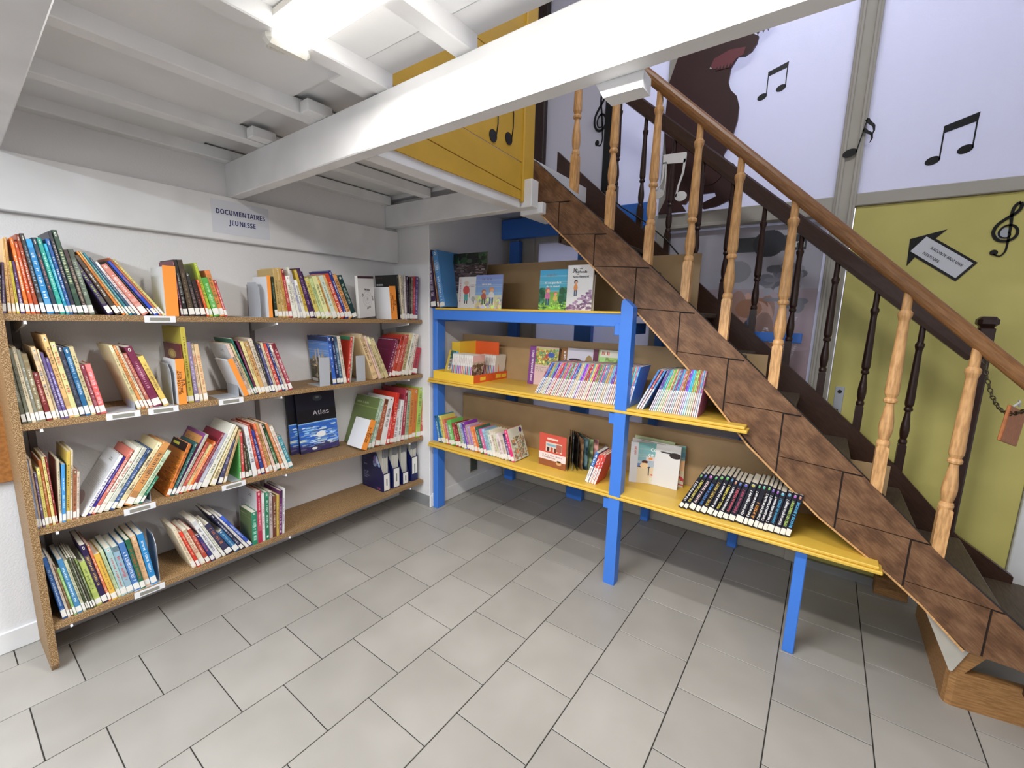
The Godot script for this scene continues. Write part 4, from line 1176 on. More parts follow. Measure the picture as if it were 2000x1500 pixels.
func shelf_contents() -> void:
	var rows := {
		"r1a": "s-53t6u6h144a-53#224#dc4# s-42t11u6h190a-53#657#fff# s-29t10u6h276a-30#eb7#643# s-18t9u6h282a-17#da6#643# s-8t8u6h197a-2#dc4#543# s-6t12u7h197a7#536#fff# s8t12u9h283a27#e72#fff# s22t12u10h271a39#d52#fff# s35t13u10h299a45#a42#fff# s50t13u11h304a53#333#9bd# s65t20u17h286a61#28c#fff# s87t13u12h294a69#234#e87# s101t16u14h296a72#2a9#dfe# s119t9u9h276a79#29b#dff# s128t12u12h296a77#26b#fff# s140t12u11h325a76#223#dcb# s153t18u15h333a78#243#dda# s173t14u14h261a88#322#cb9# s188t18u18h265a90#676#ccb#",
		"r1b": "s248t19u14h249a227#325#bd4# s273t18u13h262a244#432#fff# s295t10u7h284a257#e83#532# s308t9u6h288a264#dc9#267# s319t10u7h284a271#278#dee# s333t11u8h267a282#357#eee# s348t11u9h252a292#eee#b33# s363t25u20h242a301#d87#fff# s397t8u5h267a317#222#999# s408t14u11h268a325#24b#e84# s426t8u6h289a332#d74#248# s438t11u10h284a338#dc7#644#",
		"r1c": "s495t50u45h225a-7#eee#f93#D s507t10u6h257a33#734#ecc# s519t19u15h264a47#111#ccc# s542t25u20h266a63#432#875# s570t20u16h210a81#222#a88# s593t22u21h176a101#211#c65# s617t11u11h181a108#d52#fda# s629t15u12h262a109#bc3#454# s647t26u25h193a124#5a4#efd# s674t23u22h231a127#e84#363# s698t13u13h185a128#c44#fff#",
		"r1d": "s909t20u20h222a5#ddd#f96#D s950t17u15h225a30#232#9a8# s967t24u20h267a34#ca6#542# s994t16u13h276a48#db7#643# s1013t16u12h275a59#da5#532# s1031t19u15h274a72#b33#fed# s1053t23u21h238a88#eed#655# s1079t15u10h288a95#eed#86a# s1097t15u11h273a110#ccd#559# s1114t20u17h221a124#eed#433# s1137t18u17h282a136#db4#542# s1157t23u18h292a139#425#dbd# s1185t11u8h279a154#324#c9b# s1198t27u24h244a165#dc6#543# s1230t22u20h243a177#cd9#564# s1255t30u29h258a182#eea#443# s1287t17u16h259a183#ea5#432# s1307t31u27h267a188#ded#664# s1342t19u15h276a200#eb7#643# s1365t27u26h286a211#d42#fff# s1396t21u21h309a215#238#fff# s1419t28u25h288a215#ea6#532# s1451t33u33h283a221#133#cdc#",
		"r1e": "s1742t55u55h225a43#eee#fa3#D s1843t12u11h318a57#111#fff# s1855t16u15h316a44#edb#544# s1871t16u16h316a32#ccb#333# s1887t14u14h315a23#edd#566# s1901t18u18h315a9#323#a9a# s1935t16u16h310a-2#211#988# s1954t18u18h312a-11#765#ddc# s1975t20u20h317a-18#b23#fcc# s2001t26u26h320a-27#537#ddf#",
		"r2a": "s-47t13u12h269a36#665#ddc# s-32t10u9h299a40#776#333# s-21t12u10h305a44#dca#554# s-8t10u10h292a49#887#eee# s2t16u15h276a50#875#eed# s20t17u16h201a58#722#fcb# s38t13u13h303a61#ec9#347# s52t8u7h292a63#cb9#543# s61t10u8h279a66#658#ddd# s72t12u10h258a73#659#eef# s85t16u15h351a77#eb7#654# s101t16u15h321a74#dd9#c33# s119t16u15h304a79#334#678# s136t16u16h296a80#269#cde# s153t16u14h299a79#dc9#443# s170t12u12h222a84#834#edc# s182t20u20h222a82#e66#fdd#",
		"r2b": "s308t15u12h305a140#dc9#564# s325t12u10h303a148#e95#432# s339t11u8h302a153#edb#222# s353t15u15h269a163#b65#eed# s369t32u25h298a161#724#ebc# s406t21u21h254a180#ec6#643#",
		"r2c": "s494t34u29h218a-4#eee#f93#D s497t8u8h293a15#622#fcb# s506t24u20h374a10#cb4#543# s533t19u16h303a24#879#edf# s554t16u12h294a34#dca#c54# s572t18u17h290a44#ec9#b65#",
		"r2d": "s755t24u24h210a190#eee#f93#D s783t17u17h297a184#ecb#343# s802t11u10h298a178#dc9#544# s815t9u9h327a181#265#dee# s825t11u11h313a160#624#dbc# s837t16u16h304a151#ed9#654# s854t21u21h299a147#da6#523# s876t21u21h317a141#dcb#664# s898t13u13h305a141#333#dc9# s912t15u14h284a138#447#dde# s928t13u12h292a140#dca#543# s942t22u17h286a142#c43#fff# s967t15u12h288a155#237#fff# s986t17u13h282a165#dcb#845# s1006t20u20h289a176#a34#eee#",
		"r2e": "s1287t26u22h307a48#36c#fff# s1316t22u19h307a59#125#cde# s1339t22u20h307a66#468#cdd# s1363t20u20h311a72#dcb#565#",
		"r2e2": "s1406t20u17h304a-73#c32#fee# s1420t12u12h306a-67#ccb#444#",
		"r2f": "s1595t37u29h329a193#ec9#543# s1640t21u17h324a212#ecb#544# s1664t26u20h317a220#dc9#442# s1696t29u29h306a236#dc9#553#",
		"r2g": "s1739t20u19h289a-191#823#edd# s1774t33u29h307a-189#b32#fdd# s1808t30u26h313a-181#c54#fee# s1829t18u17h313a-172#b43#eed# s1865t34u31h321a-171#cb8#544# s1903t34u28h319a-163#eed#222# s1930t22u21h313a-148#dcb#544# s1983t50u50h205a-143#b34#333#",
		"r3a": "s-67t9u9h125a16#c99#744# s-58t14u14h292a9#89b#eef# s-44t7u7h294a6#ca8#644# s-36t8u8h237a7#657#dcd# s-28t10u10h254a5#dc6#654# s-18t10u9h283a5#b63#fdb# s-7t9u8h295a7#ed8#322# s2t7u7h294a8#922#ecc#",
		"r3b": "s20t8u8h272a-38#dca#443# s31t11u11h252a-49#49d#eff# s43t12u12h303a-60#db5#532# s51t8u8h305a-60#dca#654# s63t11u11h219a-60#a64#321# s72t9u9h208a-60#dcb#543#",
		"r3c": "s92t14u13h281a-319#eee#438# s107t12u11h270a-316#328#eef# s122t12u12h301a-314#d76#fff# s143t17u17h309a-320#eed#b44# s165t18u17h302a-324#ddc#454# s183t15u15h296a-326#358#dde# s208t20u18h323a-337#eda#533# s244t29u29h312a-333#d95#433# s268t19u19h269a-334#cdb#464# s282t11u11h134a-342#275#dfe#",
		"r3d": "s391t16u16h265a-250#d73#321# s406t13u13h272a-270#255#bdc# s423t14u14h318a-293#bba#544# s440t14u14h272a-308#c54#fee# s457t14u14h257a-318#ed9#c33# s471t12u11h269a-317#e73#fed# s489t15u10h316a-320#823#dba# s514t19u15h305a-308#ccd#547# s550t29u18h345a-298#eed#775# s586t25u11h323a-273#eda#543# s617t20u11h245a-225#446#cbd# s636t13u12h294a-195#ca7#542#",
		"r3e": "s715t10u6h249a-25#5a5#efe# s733t16u12h269a-12#c44#fed# s736t18u13h193a6#432#dcb# s757t16u11h173a32#343#cdb# s776t24u20h296a59#eee#556# s802t16u11h304a69#c43#fff# s822t20u16h270a86#238#dde# s845t17u12h310a98#d64#fee# s865t22u16h310a112#da6#543# s891t16u12h305a127#ecb#855# s909t23u18h298a137#253#cdb# s935t18u13h307a150#d85#fed# s957t20u19h287a164#eed#c54# s979t23u23h217a168#389#dff#",
		"r3f": "s1506t45u43h209a-238#eee#f93#D s1549t25u19h359a-198#8a8#fff# s1580t25u19h357a-184#cdc#465# s1625t39u32h346a-168#a53#ecb# s1682t50u47h353a-151#eee#544# s1708t23u14h250a-144#d33#fee# s1746t32u31h377a-113#d32#fdd# s1784t36u29h251a-110#eee#545# s1821t32u28h316a-86#eee#333# s1857t33u29h397a-75#a34#fdd# s1893t33u28h381a-68#ab9#465# s1931t35u34h384a-58#d83#754# s1969t36u35h386a-55#d73#854# s2011t40u38h396a-54#ac5#565# s2038t25u25h398a-50#c54#fee#",
		"r4a": "s-22t16u14h302a59#259#cde# s-5t9u7h302a64#dcb#544# s5t8u6h258a68#753#edc# s14t9u9h237a75#8b6#efe# s23t19u17h275a74#48b#eff# s43t10u10h262a80#cca#554# s54t7u6h269a81#453#cba# s61t7u7h272a83#665#ddc# s69t7u6h268a85#443#bba# s77t8u8h260a88#674#ddc# s86t21u20h233a87#bc6#554# s108t19u19h309a91#214#ec6# s128t11u9h295a88#d75#fed# s140t19u19h249a95#eb4#864# s160t14u13h252a93#cda#786# s174t21u21h258a85#acc#c33# s195t24u23h253a82#9bc#c33# s220t23u22h262a80#47b#fff# s243t18u17h271a76#264#c52# s261t21u21h275a72#eb8#a86# s283t24u24h278a67#28c#fff#",
		"r4b": "s455t19u17h258a156#edb#876# s476t14u12h231a163#d32#fdb# s492t23u20h231a169#edb#b43# s518t19u16h230a180#b43#fdc# s541t19u16h182a196#337#e66# s563t27u23h267a209#eee#445# s595t15u11h259a222#eed#655# s615t32u24h230a237#335#e84# s655t27u25h165a272#269#bde# s687t19u14h291a281#224#eee# s713t15u8h285a295#eee#624# s734t16u16h267a313#35b#dde#",
		"r4c": "s774t28u28h196a-14#286#dfe# s799t24u23h311a-19#b24#fdd# s817t18u18h291a-21#eee#b44# s838t21u20h291a-24#275#dfe# s859t20u20h285a-27#cbb#644# s878t19u19h253a-31#632#dca# s894t15u15h255a-33#ca4#633# s913t18u18h274a-36#626#ecd# s928t14u14h279a-41#eee#527#",
		"b1a": "s554t29u21h421a47#425#ecd# s588t50u39h419a64#324#dcd# s651t19u9h379a96#853#edb# s677t50u50h417a120#59d#fff#",
		"b3a": "s667t28u26h208a139#269#dff# s698t23u23h218a146#28a#dff# s722t27u24h217a143#dc6#864# s753t21u19h192a155#d75#fed# s777t25u25h170a165#b79#fde# s803t41u40h196a164#6b5#efe# s847t28u26h180a165#a33#fcc# s879t28u27h189a177#822#fbb# s911t17u17h191a183#7a6#efe# s929t16u16h197a180#ccc#557# s946t17u16h200a180#67a#eef# s964t26u25h207a181#83a#fdf# s992t20u19h190a183#caa#865# s1014t27u26h186a185#b9c#648# s1044t26u25h187a189#e84#fed# s1072t24u23h192a190#e74#fed# s1098t28u26h196a188#365#cfd# s1129t26u26h186a196#d69#fff# s1158t26u24h191a196#8ac#eff# s1186t21u21h186a200#acc#466# s1209t23u23h189a200#eed#857# s1235t23u23h186a200#edc#865# s1260t23u23h186a200#ddb#875# s1285t27u27h182a200#edd#866# s1314t29u29h169a200#dcb#765# s1346t26u26h192a200#547#eef# s1375t26u26h224a200#e37#fff#",
		"b3b": "s1946t23u22h208a-169#47b#eef#T s1962t15u15h198a-172#d44#fff#T s1981t18u17h202a-172#e54#fff#T s1996t14u14h209a-171#d44#fff#T",
		"b3c": "s2498t19u16h236a-248#112#eee#K s2523t21u17h238a-236#112#ed5#K s2557t29u25h234a-224#112#fdd#K s2583t21u19h236a-209#112#48d#K s2614t27u23h242a-199#112#ec5#K s2644t26u22h243a-185#112#fff#K s2667t19u17h242a-173#112#ed5#K s2692t22u19h230a-165#112#fff#K s2719t24u20h225a-153#112#d56#K s2750t28u25h224a-142#112#c57#K s2787t34u30h229a-131#112#fff#K s2808t18u17h234a-117#112#fff#K s2832t23u20h234a-116#112#e93#K s2853t18u17h234a-107#112#fff#K s2874t20u18h228a-103#112#fff#K s2894t18u17h225a-98#112#fff#K s2920t26u25h219a-95#112#4ad#K s2946t24u23h223a-92#112#fff#K s2968t21u20h222a-89#112#bd6#K s2989t21u20h220a-87#112#5be#K",
	}
	# id: [shelf, where, group, depth, printed covers, cover on the right side, stickers]
	var plan := {
		"r1a": ["A1", "left end of top chipboard shelf", "books at the left end of the top chipboard shelf", 0.28, {}, false, true],
		"r1b": ["A1", "slanted run, top chipboard shelf", "slanted books on the top chipboard shelf", 0.28, {}, false, true],
		"r1c": ["A1", "beside divider, top chipboard shelf", "dark books beside the divider on the top chipboard shelf", 0.28, {}, false, true],
		"r1d": ["A1", "long middle run, top chipboard shelf", "books in the middle of the top chipboard shelf", 0.28, {}, false, true],
		"r1e": ["A1", "right end of top chipboard shelf", "books at the right end of the top chipboard shelf", 0.27, {1: 26}, false, true],
		"r2a": ["A2", "left end of second chipboard shelf", "books at the left end of the second chipboard shelf", 0.28, {}, false, true],
		"r2b": ["A2", "slanted few, second chipboard shelf", "slanted books on the second chipboard shelf", 0.28, {}, false, true],
		"r2c": ["A2", "beside divider, second chipboard shelf", "books beside the orange divider on the second chipboard shelf", 0.28, {1: 23}, false, true],
		"r2d": ["A2", "long middle run, second chipboard shelf", "books in the middle of the second chipboard shelf", 0.28, {1: 19}, false, true],
		"r2e": ["A2", "by steel bookend, second chipboard shelf", "blue books by the bookend on the second chipboard shelf", 0.29, {0: 14}, false, true],
		"r2e2": ["A2", "between bookends, second chipboard shelf", "books between the bookends on the second chipboard shelf", 0.27, {0: 15}, false, false],
		"r2f": ["A2", "leaning cream set, second chipboard shelf", "cream books on the second chipboard shelf", 0.26, {}, false, false],
		"r2g": ["A2", "right end of second chipboard shelf", "red books at the right end of the second chipboard shelf", 0.27, {0: 27}, false, true],
		"r3a": ["A3", "left end of third chipboard shelf", "books at the left end of the third chipboard shelf", 0.28, {}, false, true],
		"r3b": ["A3", "upright few, third chipboard shelf", "upright books on the third chipboard shelf", 0.26, {}, false, true],
		"r3c": ["A3", "leaning right, third chipboard shelf", "books leaning right on the third chipboard shelf", 0.29, {0: 19}, false, true],
		"r3d": ["A3", "middle right-leaning run, third chipboard shelf", "books leaning right in the middle of the third chipboard shelf", 0.28, {0: 17, 2: 18}, false, true],
		"r3e": ["A3", "left-leaning run, third chipboard shelf", "books leaning left on the third chipboard shelf", 0.28, {}, false, true],
		"r3f": ["A3", "right end of third chipboard shelf", "books at the right end of the third chipboard shelf", 0.28, {1: 20}, false, true],
		"r4a": ["A4", "left end of lowest chipboard shelf", "books at the left end of the lowest chipboard shelf", 0.28, {}, false, true],
		"r4b": ["A4", "left-leaning run, lowest chipboard shelf", "books leaning left on the lowest chipboard shelf", 0.28, {}, false, true],
		"r4c": ["A4", "upright block, lowest chipboard shelf", "upright books on the lowest chipboard shelf", 0.26, {0: 20, 1: 19}, false, false],
		"b1a": ["B1", "left end of top blue-case shelf", "thin books at the left end of the top yellow shelf", 0.3, {}, false, true],
		"b3a": ["B3", "left end of lowest yellow shelf", "books at the left end of the lowest yellow shelf", 0.27, {26: 22}, true, true],
		"b3b": ["B3", "beside open board book, yellow shelf", "red booklets by the open board book", 0.2, {}, false, false],
		"b3c": ["B3", "black series, lowest yellow shelf", "black series on the lowest yellow shelf", 0.24, {19: 21}, true, true],
	}
	for id in plan:
		var p: Array = plan[id]
		book_row(id, rows[id], p[0], p[1], p[2], p[3], p[4], p[5], p[6])
	# booklets of one series
	booklets(56, "B2", 1.545, 2.172, 29.0, 12.0, 0.235, [0.95, 0.6, 0.62, 0.12, 0.08, 0.5, 0.75, 0.78, 0.09, 0.97, 0.0, 0.55, 0.14, 0.93, 0.9, 0.4, 0.02, 0.5], "long slanted run, middle yellow shelf", "booklets in the long run on the middle yellow shelf")
	booklets(3, "B2", 2.222, 2.248, 25.0, 26.0, 0.25, [0.58, 0.0, 0.6], "steep trio, middle yellow shelf", "steeply leaning booklets on the middle yellow shelf")
	booklets(25, "B2", 2.29, 2.532, 20.0, 6.0, 0.245, [0.75, 0.72, 0.55, 0.5, 0.1, 0.3, 0.06, 0.05, 0.58, 0.9, 0.6, 0.55, 0.02, 0.05, 0.07], "right-hand run, middle yellow shelf", "booklets in the right run on the middle yellow shelf")

	# bookends
	bookend("A1", 0.468, 0.17, "grey steel bookend after the slanted run on the top chipboard shelf")
	bookend("A2", 0.30, 0.2, "grey bookend left of the slanted few on the second chipboard shelf")
	bookend("A2", 0.445, 0.2, "grey steel bookend left of the orange 9A divider, second chipboard shelf")
	bookend("A2", 0.735, 0.2, "grey steel bookend before the long middle run, second chipboard shelf")
	bookend("A2", 1.225, 0.18, "grey steel bookend standing before the blue books, second chipboard shelf", false, true, -0.008)
	bookend("A2", 1.49, 0.175, "grey steel bookend standing before the cream set, second chipboard shelf", false, true, 0.0)
	bookend("A3", 0.318, 0.17, "grey steel bookend right of the blue-spined leaning books, third chipboard shelf")
	bookend("A3", 0.715, 0.18, "grey steel bookend in the middle of the third chipboard shelf")
	bookend("A4", 0.318, 0.24, "grey steel bookend in the gap on the lowest chipboard shelf")
	bookend("A1", 0.875, 0.19, "pale openwork rack end before the long middle run, top chipboard shelf", false)
	# planet atlases
	var f1 := face_book("atlas", "large dark planet atlas standing face-out on the third chipboard shelf", "planet atlases on the third chipboard shelf", Vector3.ZERO, 0, 0, 0.275, 0.40, 0.016, 0, Color(0.05, 0.07, 0.15))
	f1.transform = Transform3D(RIGHT_A * Basis(Vector3.UP, deg_to_rad(-1.0)) * Basis(Vector3.RIGHT, deg_to_rad(-7.0)), V3(0.302, shelf_a(3, 1.29) + 0.004, -1.155))
	lettering(f1, "title", "Atlas", 0.03, Color(0.88, 0.87, 0.9), Transform3D(Basis.IDENTITY, V3(0.165, 0.262, 0.0006)), font_regular, 0.115)
	var f2 := face_book("atlas", "second planet atlas half hidden behind the face-out one", "planet atlases on the third chipboard shelf", Vector3.ZERO, 0, 0, 0.275, 0.40, 0.016, 0, Color(0.05, 0.07, 0.15))
	f2.transform = Transform3D(RIGHT_A * Basis(Vector3.RIGHT, deg_to_rad(-5.0)), V3(0.272, shelf_a(3, 1.25) + 0.005, -1.105))
	# the white book of words
	var f3 := face_book("picture_book", "white square book with a ring of letters, top chipboard shelf", "", Vector3.ZERO, 0, 0, 0.20, 0.275, 0.022, 1, Color(0.9, 0.89, 0.87))
	f3.transform = Transform3D(RIGHT_A * Basis(Vector3(0, 0, 1), deg_to_rad(6.0)), V3(0.486, shelf_a(1, 1.5) + 0.004, -1.505))
	f3.transform.basis = RIGHT_A * Basis(Vector3.UP, deg_to_rad(24.0)) * Basis(Vector3(0, 0, 1), deg_to_rad(4.0))
	for q in [["MONDE", 0.11, 0.185], ["LE", 0.05, 0.15], ["MOTS", 0.12, 0.065], ["DES", 0.175, 0.125]]:
		lettering(f3, "title", q[0], 0.012, Color(0.25, 0.2, 0.28), Transform3D(Basis(Vector3(0, 0, 1), {"MONDE": -0.1, "LE": 0.9, "MOTS": 0.2, "DES": -1.3}[q[0]]), V3(q[1], q[2], 0.0006)), font_serif)
	# magazine boxes
	var zs := [[1.672, 0.066], [1.762, 0.068], [1.853, 0.064], [1.945, 0.068]]
	var nm := ["leftmost, with a printed night-sky side", "second from left", "third from left", "rightmost, beside the pillar"]
	for k in 4:
		var w: float = zs[k][1]
		var o := thing("magazine_box", "dark blue magazine box on lowest chipboard shelf, %s" % nm[k], "magazine box", Transform3D(RIGHT_A, V3(0.468, shelf_a(4, zs[k][0]) + 0.001, -zs[k][0])), "magazine boxes on the lowest chipboard shelf")
		var low: float = [0.14, 0.16, 0.1, 0.2][k]
		var sp := PackedVector2Array([Vector2(-0.25, 0), Vector2(0, 0), Vector2(0, low), Vector2(-0.09, 0.32), Vector2(-0.25, 0.32)])
		var side := Transform3D(Basis(Vector3(0, 0, 1), Vector3(0, 1, 0), Vector3(-1, 0, 0)), Vector3.ZERO)
		var mb := MB.new()
		mb.prism(sp, -0.003, 0.0, side).prism(sp, -w, -w + 0.003, side)
		mb.box(V3(0.003, 0, -0.003), V3(w - 0.003, low, 0.0)).box(V3(0.003, 0, -0.25), V3(w - 0.003, 0.32, -0.247)).box(V3(0.003, 0, -0.247), V3(w - 0.003, 0.003, -0.003))
		part("box", mb.mesh(), M.box_blue, o)
		part("label", bx(0.01, w - 0.006, 0.006 if k != 3 else 0.06, low - 0.006, 0.0, 0.001), M.sticker, o)
		part("label_print", bx(w * 0.45, w * 0.6, low * 0.3, low * 0.7, 0.001, 0.0013), M.magazine_grey, o)
		for j in 7:
			var m0 := 0.005 + j * (w - 0.01) / 7.0
			var hh := 0.335 + rng.randf_range(-0.004, 0.004)
			var mg := part("magazine", bx(m0, m0 + (w - 0.01) / 7.0 - 0.0008, 0.004, hh, -0.235, -0.012 - rng.randf_range(0, 0.006)), M.magazine, o)
			part("spine_band", bx(m0 + 0.0002, m0 + (w - 0.01) / 7.0 - 0.001, hh - 0.075, hh - 0.002, -0.05, -0.0115), M.magazine_grey, mg)
		if k == 0:
			var art := MB.new()
			art.quad(V3(-0.0008, 0, -0.25), V3(-0.0008, 0, 0), V3(-0.0008, low, 0), V3(-0.0008, low, -0.25), Rect2(cover_rect(16).position + Vector2(0, cover_rect(16).size.y * 0.56), cover_rect(16).size * Vector2(1, 0.44)))
			art.tri(V3(-0.0008, low, -0.25), V3(-0.0008, low, 0), V3(-0.0008, 0.32, -0.09), cover_rect(16).position + cover_rect(16).size * Vector2(0, 0.56), cover_rect(16).position + cover_rect(16).size * Vector2(1, 0.56), cover_rect(16).position + cover_rect(16).size * Vector2(0.64, 0))
			art.tri(V3(-0.0008, low, -0.25), V3(-0.0008, 0.32, -0.09), V3(-0.0008, 0.32, -0.25), cover_rect(16).position + cover_rect(16).size * Vector2(0, 0.56), cover_rect(16).position + cover_rect(16).size * Vector2(0.64, 0), cover_rect(16).position)
			part("printed_side", art.mesh(), M.covers, o)

	# face-out books on the blue case
	var y1 := 1.6
	var a := face_book("picture_book", "large book with dark fur photograph leaning at left of top yellow shelf", "", V3(0.655, y1 + 0.001, -2.20), 0, 3, 0.33, 0.405, 0.012, 2, Color(0.15, 0.1, 0.1))
	lettering(a, "title", "QU", 0.03, Color(0.2, 0.17, 0.12), Transform3D(Basis.IDENTITY, V3(0.16, 0.083, 0.0006)), font_bold)
	face_book("picture_book", "small white book showing a child in a red jumper", "", V3(0.79, y1 + 0.001, -2.125), 0, 4, 0.182, 0.225, 0.012, 3, Color(0.9, 0.89, 0.87))
	face_book("picture_book", "lilac book showing two children reading, top yellow shelf", "", V3(0.968, y1 + 0.001, -2.11), 0, 4, 0.236, 0.232, 0.01, 4, Color(0.6, 0.62, 0.82))
	var tq := face_book("picture_book", "turquoise book with two red-haired children in a garden", "", V3(1.512, y1 + 0.001, -2.10), 0, 3, 0.2, 0.246, 0.01, 5, Color(0.4, 0.7, 0.8))
	lettering(tq, "title", "Si on parlait", 0.011, Color(0.96, 0.97, 0.98), Transform3D(Basis.IDENTITY, V3(0.098, 0.167, 0.0006)), font_bold, 0.115)
	lettering(tq, "title", "de la mort", 0.011, Color(0.96, 0.97, 0.98), Transform3D(Basis.IDENTITY, V3(0.098, 0.145, 0.0006)), font_bold, 0.095)
	var jm := face_book("picture_book", "white book of a child on a mauve heap of letters", "", V3(1.72, y1 + 0.001, -2.085), 0, 2, 0.168, 0.265, 0.032, 6, Color(0.92, 0.91, 0.89))
	for q in [["Je", 0.05, 0.238, 0.022, 0.0], ["me", 0.087, 0.245, 0.009, 0.0], ["défends", 0.09, 0.225, 0.013, 0.075], ["du", 0.07, 0.212, 0.007, 0.0], ["harcèlement", 0.088, 0.198, 0.012, 0.105]]:
		lettering(jm, "title", q[0], q[3], Color(0.1, 0.1, 0.12), Transform3D(Basis.IDENTITY, V3(q[1], q[2], 0.0006)), font_bold, q[4])
	var y2 := 1.072
	var b1 := face_book("picture_book", "white book with meadow picture and mauve strip, middle yellow shelf", "", V3(1.29, y2, -2.335), 0, 6, 0.24, 0.275, 0.008, 7, Color(0.5, 0.3, 0.58))
	lettering(b1, "title", "mes premiers docs", 0.019, Color(0.97, 0.95, 0.98), Transform3D(Basis(Vector3(0, 0, 1), PI / 2), V3(0.027, 0.135, 0.0006)), font_bold, 0.22)
	var b2 := face_book("picture_book", "book with flying bird picture behind the long booklet run", "", V3(1.545, y2, -2.345), 0, 6, 0.24, 0.28, 0.008, 8, Color(0.55, 0.38, 0.25))
	lettering(b2, "title", "mes docs", 0.018, Color(0.97, 0.95, 0.98), Transform3D(Basis(Vector3(0, 0, 1), PI / 2), V3(0.026, 0.17, 0.0006)), font_bold, 0.17)
	face_book("picture_book", "green field book behind the long booklet run by the blue post", "", V3(1.79, y2, -2.335), 0, 6, 0.25, 0.285, 0.008, 9, Color(0.5, 0.6, 0.35))
	var y3 := 0.567
	var c0 := face_book("picture_book", "pale green book behind the two others on the lowest yellow shelf", "", V3(2.11, y3, -2.34), -3, 5, 0.25, 0.268, 0.008, 11, Color(0.75, 0.8, 0.65))
	lettering(c0, "title", "Je découvre la", 0.013, Color(0.2, 0.22, 0.18), Transform3D(Basis.IDENTITY, V3(0.12, 0.242, 0.0006)), font_serif, 0.17)
	face_book("picture_book", "white book with black shapes behind the turquoise medical book", "", V3(2.115, y3, -2.285), 0, 5, 0.295, 0.262, 0.01, 12, Color(0.9, 0.9, 0.88))
	var c2 := face_book("picture_book", "turquoise book of a doctor's room standing angled, lowest yellow shelf", "", V3(2.135, y3, -2.235), 22, 4, 0.315, 0.252, 0.012, 13, Color(0.93, 0.92, 0.9))
	# its turquoise room starts beside a white strip
	part("white_strip", bx(0.0, 0.045, 0.0, 0.252, 0.0004, 0.001), M.sheet, c2)
	lettering(c2, "title", "Comment", 0.021, Color(0.97, 0.98, 0.98), Transform3D(Basis.IDENTITY, V3(0.185, 0.212, 0.0007)), font_bold, 0.135)
	lettering(c2, "title", "ça marche ?", 0.021, Color(0.97, 0.98, 0.98), Transform3D(Basis.IDENTITY, V3(0.19, 0.18, 0.0007)), font_bold, 0.17)
	lettering(c2, "title", "corps", 0.014, Color(0.8, 0.35, 0.25), Transform3D(Basis(Vector3(0, 0, 1), PI / 2), V3(0.026, 0.2, 0.0012)), font_bold)
	# the open board book
	var bb := thing("board_book", "red board book standing open with its thick pages fanned out", "book", Transform3D(Basis.IDENTITY, V3(1.53, y3, -2.15)))
	var fr := MB.new()
	fr.quad(V3(0, 0, 0), V3(0.212, 0, 0.012), V3(0.212, 0.222, 0.012), V3(0, 0.222, 0), cover_rect(10))
	part("front_cover", fr.mesh(), M.covers, bb)
	part("cover_board", MB.new().prism(PackedVector2Array([Vector2(0, 0.0006), Vector2(0.212, -0.0114), Vector2(0.212, -0.009), Vector2(0, 0.003)]), 0, 0.222, Transform3D(Basis(Vector3(1, 0, 0), Vector3(0, 0, -1), Vector3(0, 1, 0)), Vector3.ZERO)).mesh(), M.box_red, bb)
	var bcs := [Color(0.5, 0.4, 0.36), Color(0.55, 0.62, 0.66), Color(0.25, 0.24, 0.22), Color(0.75, 0.62, 0.5), Color(0.45, 0.6, 0.66), Color(0.6, 0.7, 0.55), Color(0.86, 0.66, 0.66)]
	for k in 7:
		var tipx := 0.222 + 0.024 * k
		var tipz := 0.004 - 0.024 * k
		var bkx := 0.12 + 0.014 * k
		var mk := "leaf%d" % k
		mat(mk, bcs[k], 0.5, noise(0.03, tint(bcs[k], 0.5), Color(1, 0.95, 0.9), FastNoiseLite.TYPE_SIMPLEX, 2, 128, Color(0, 0, 0, 0), k), V3(3, 3, 3))
		part("leaf", MB.new().prism(stroke_poly(PackedVector2Array([Vector2(bkx, 0.21), Vector2(lerpf(bkx, tipx, 0.6) + 0.008, 0.09 - 0.2 * tipz), Vector2(tipx, -tipz)]), 0.003, 0.003), 0, 0.22 - 0.002 * k, Transform3D(Basis(Vector3(1, 0, 0), Vector3(0, 0, -1), Vector3(0, 1, 0)), Vector3.ZERO)).mesh(), M[mk], bb)
	# display tray with booklets
	var tr := thing("display_tray", "yellow and orange cardboard display tray holding booklets, middle yellow shelf", "display", Transform3D(Basis.IDENTITY, V3(0.648, 1.072, -2.42)))
	var tw := 0.40
	var td := 0.405
	part("base", bx(0, tw, 0, 0.004, 0, td), M.box_yellow, tr)
	part("front_wall", bx(0, tw, 0.004, 0.062, td - 0.004, td), M.box_yellow, tr)
	part("side_wall", bx(tw - 0.004, tw, 0.004, 0.062, 0, td - 0.004), M.box_red, tr)
	part("side_wall", bx(0, 0.004, 0.004, 0.062, 0, td - 0.004), M.box_yellow, tr)
	part("back_panel", bx(0.0, 0.165, 0.004, 0.27, 0.20, 0.204), M.box_yellow, tr)
	part("back_panel", bx(0.165, tw - 0.004, 0.004, 0.285, 0.11, 0.114), M.box_red, tr)
	part("middle_panel", bx(0.163, 0.168, 0.004, 0.285, 0.11, 0.3), M.box_yellow, tr)
	for q in [[0.30, 0.025], [0.12, 0.03], [0.05, 0.026]]:
		part("emblem", bx(tw, tw + 0.0006, 0.018, 0.018 + q[1], q[0] - 0.03, q[0] + 0.03), M.box_yellow, tr)
	var lb := face_book("picture_book", "booklet with farm animals standing in the yellow display tray", "", V3(0.665, 1.078, -2.10), 0, 14, 0.15, 0.215, 0.03, 24, Color(0.92, 0.91, 0.89))
	lb.rotate(Vector3(0, 0, 1), deg_to_rad(-6.0))
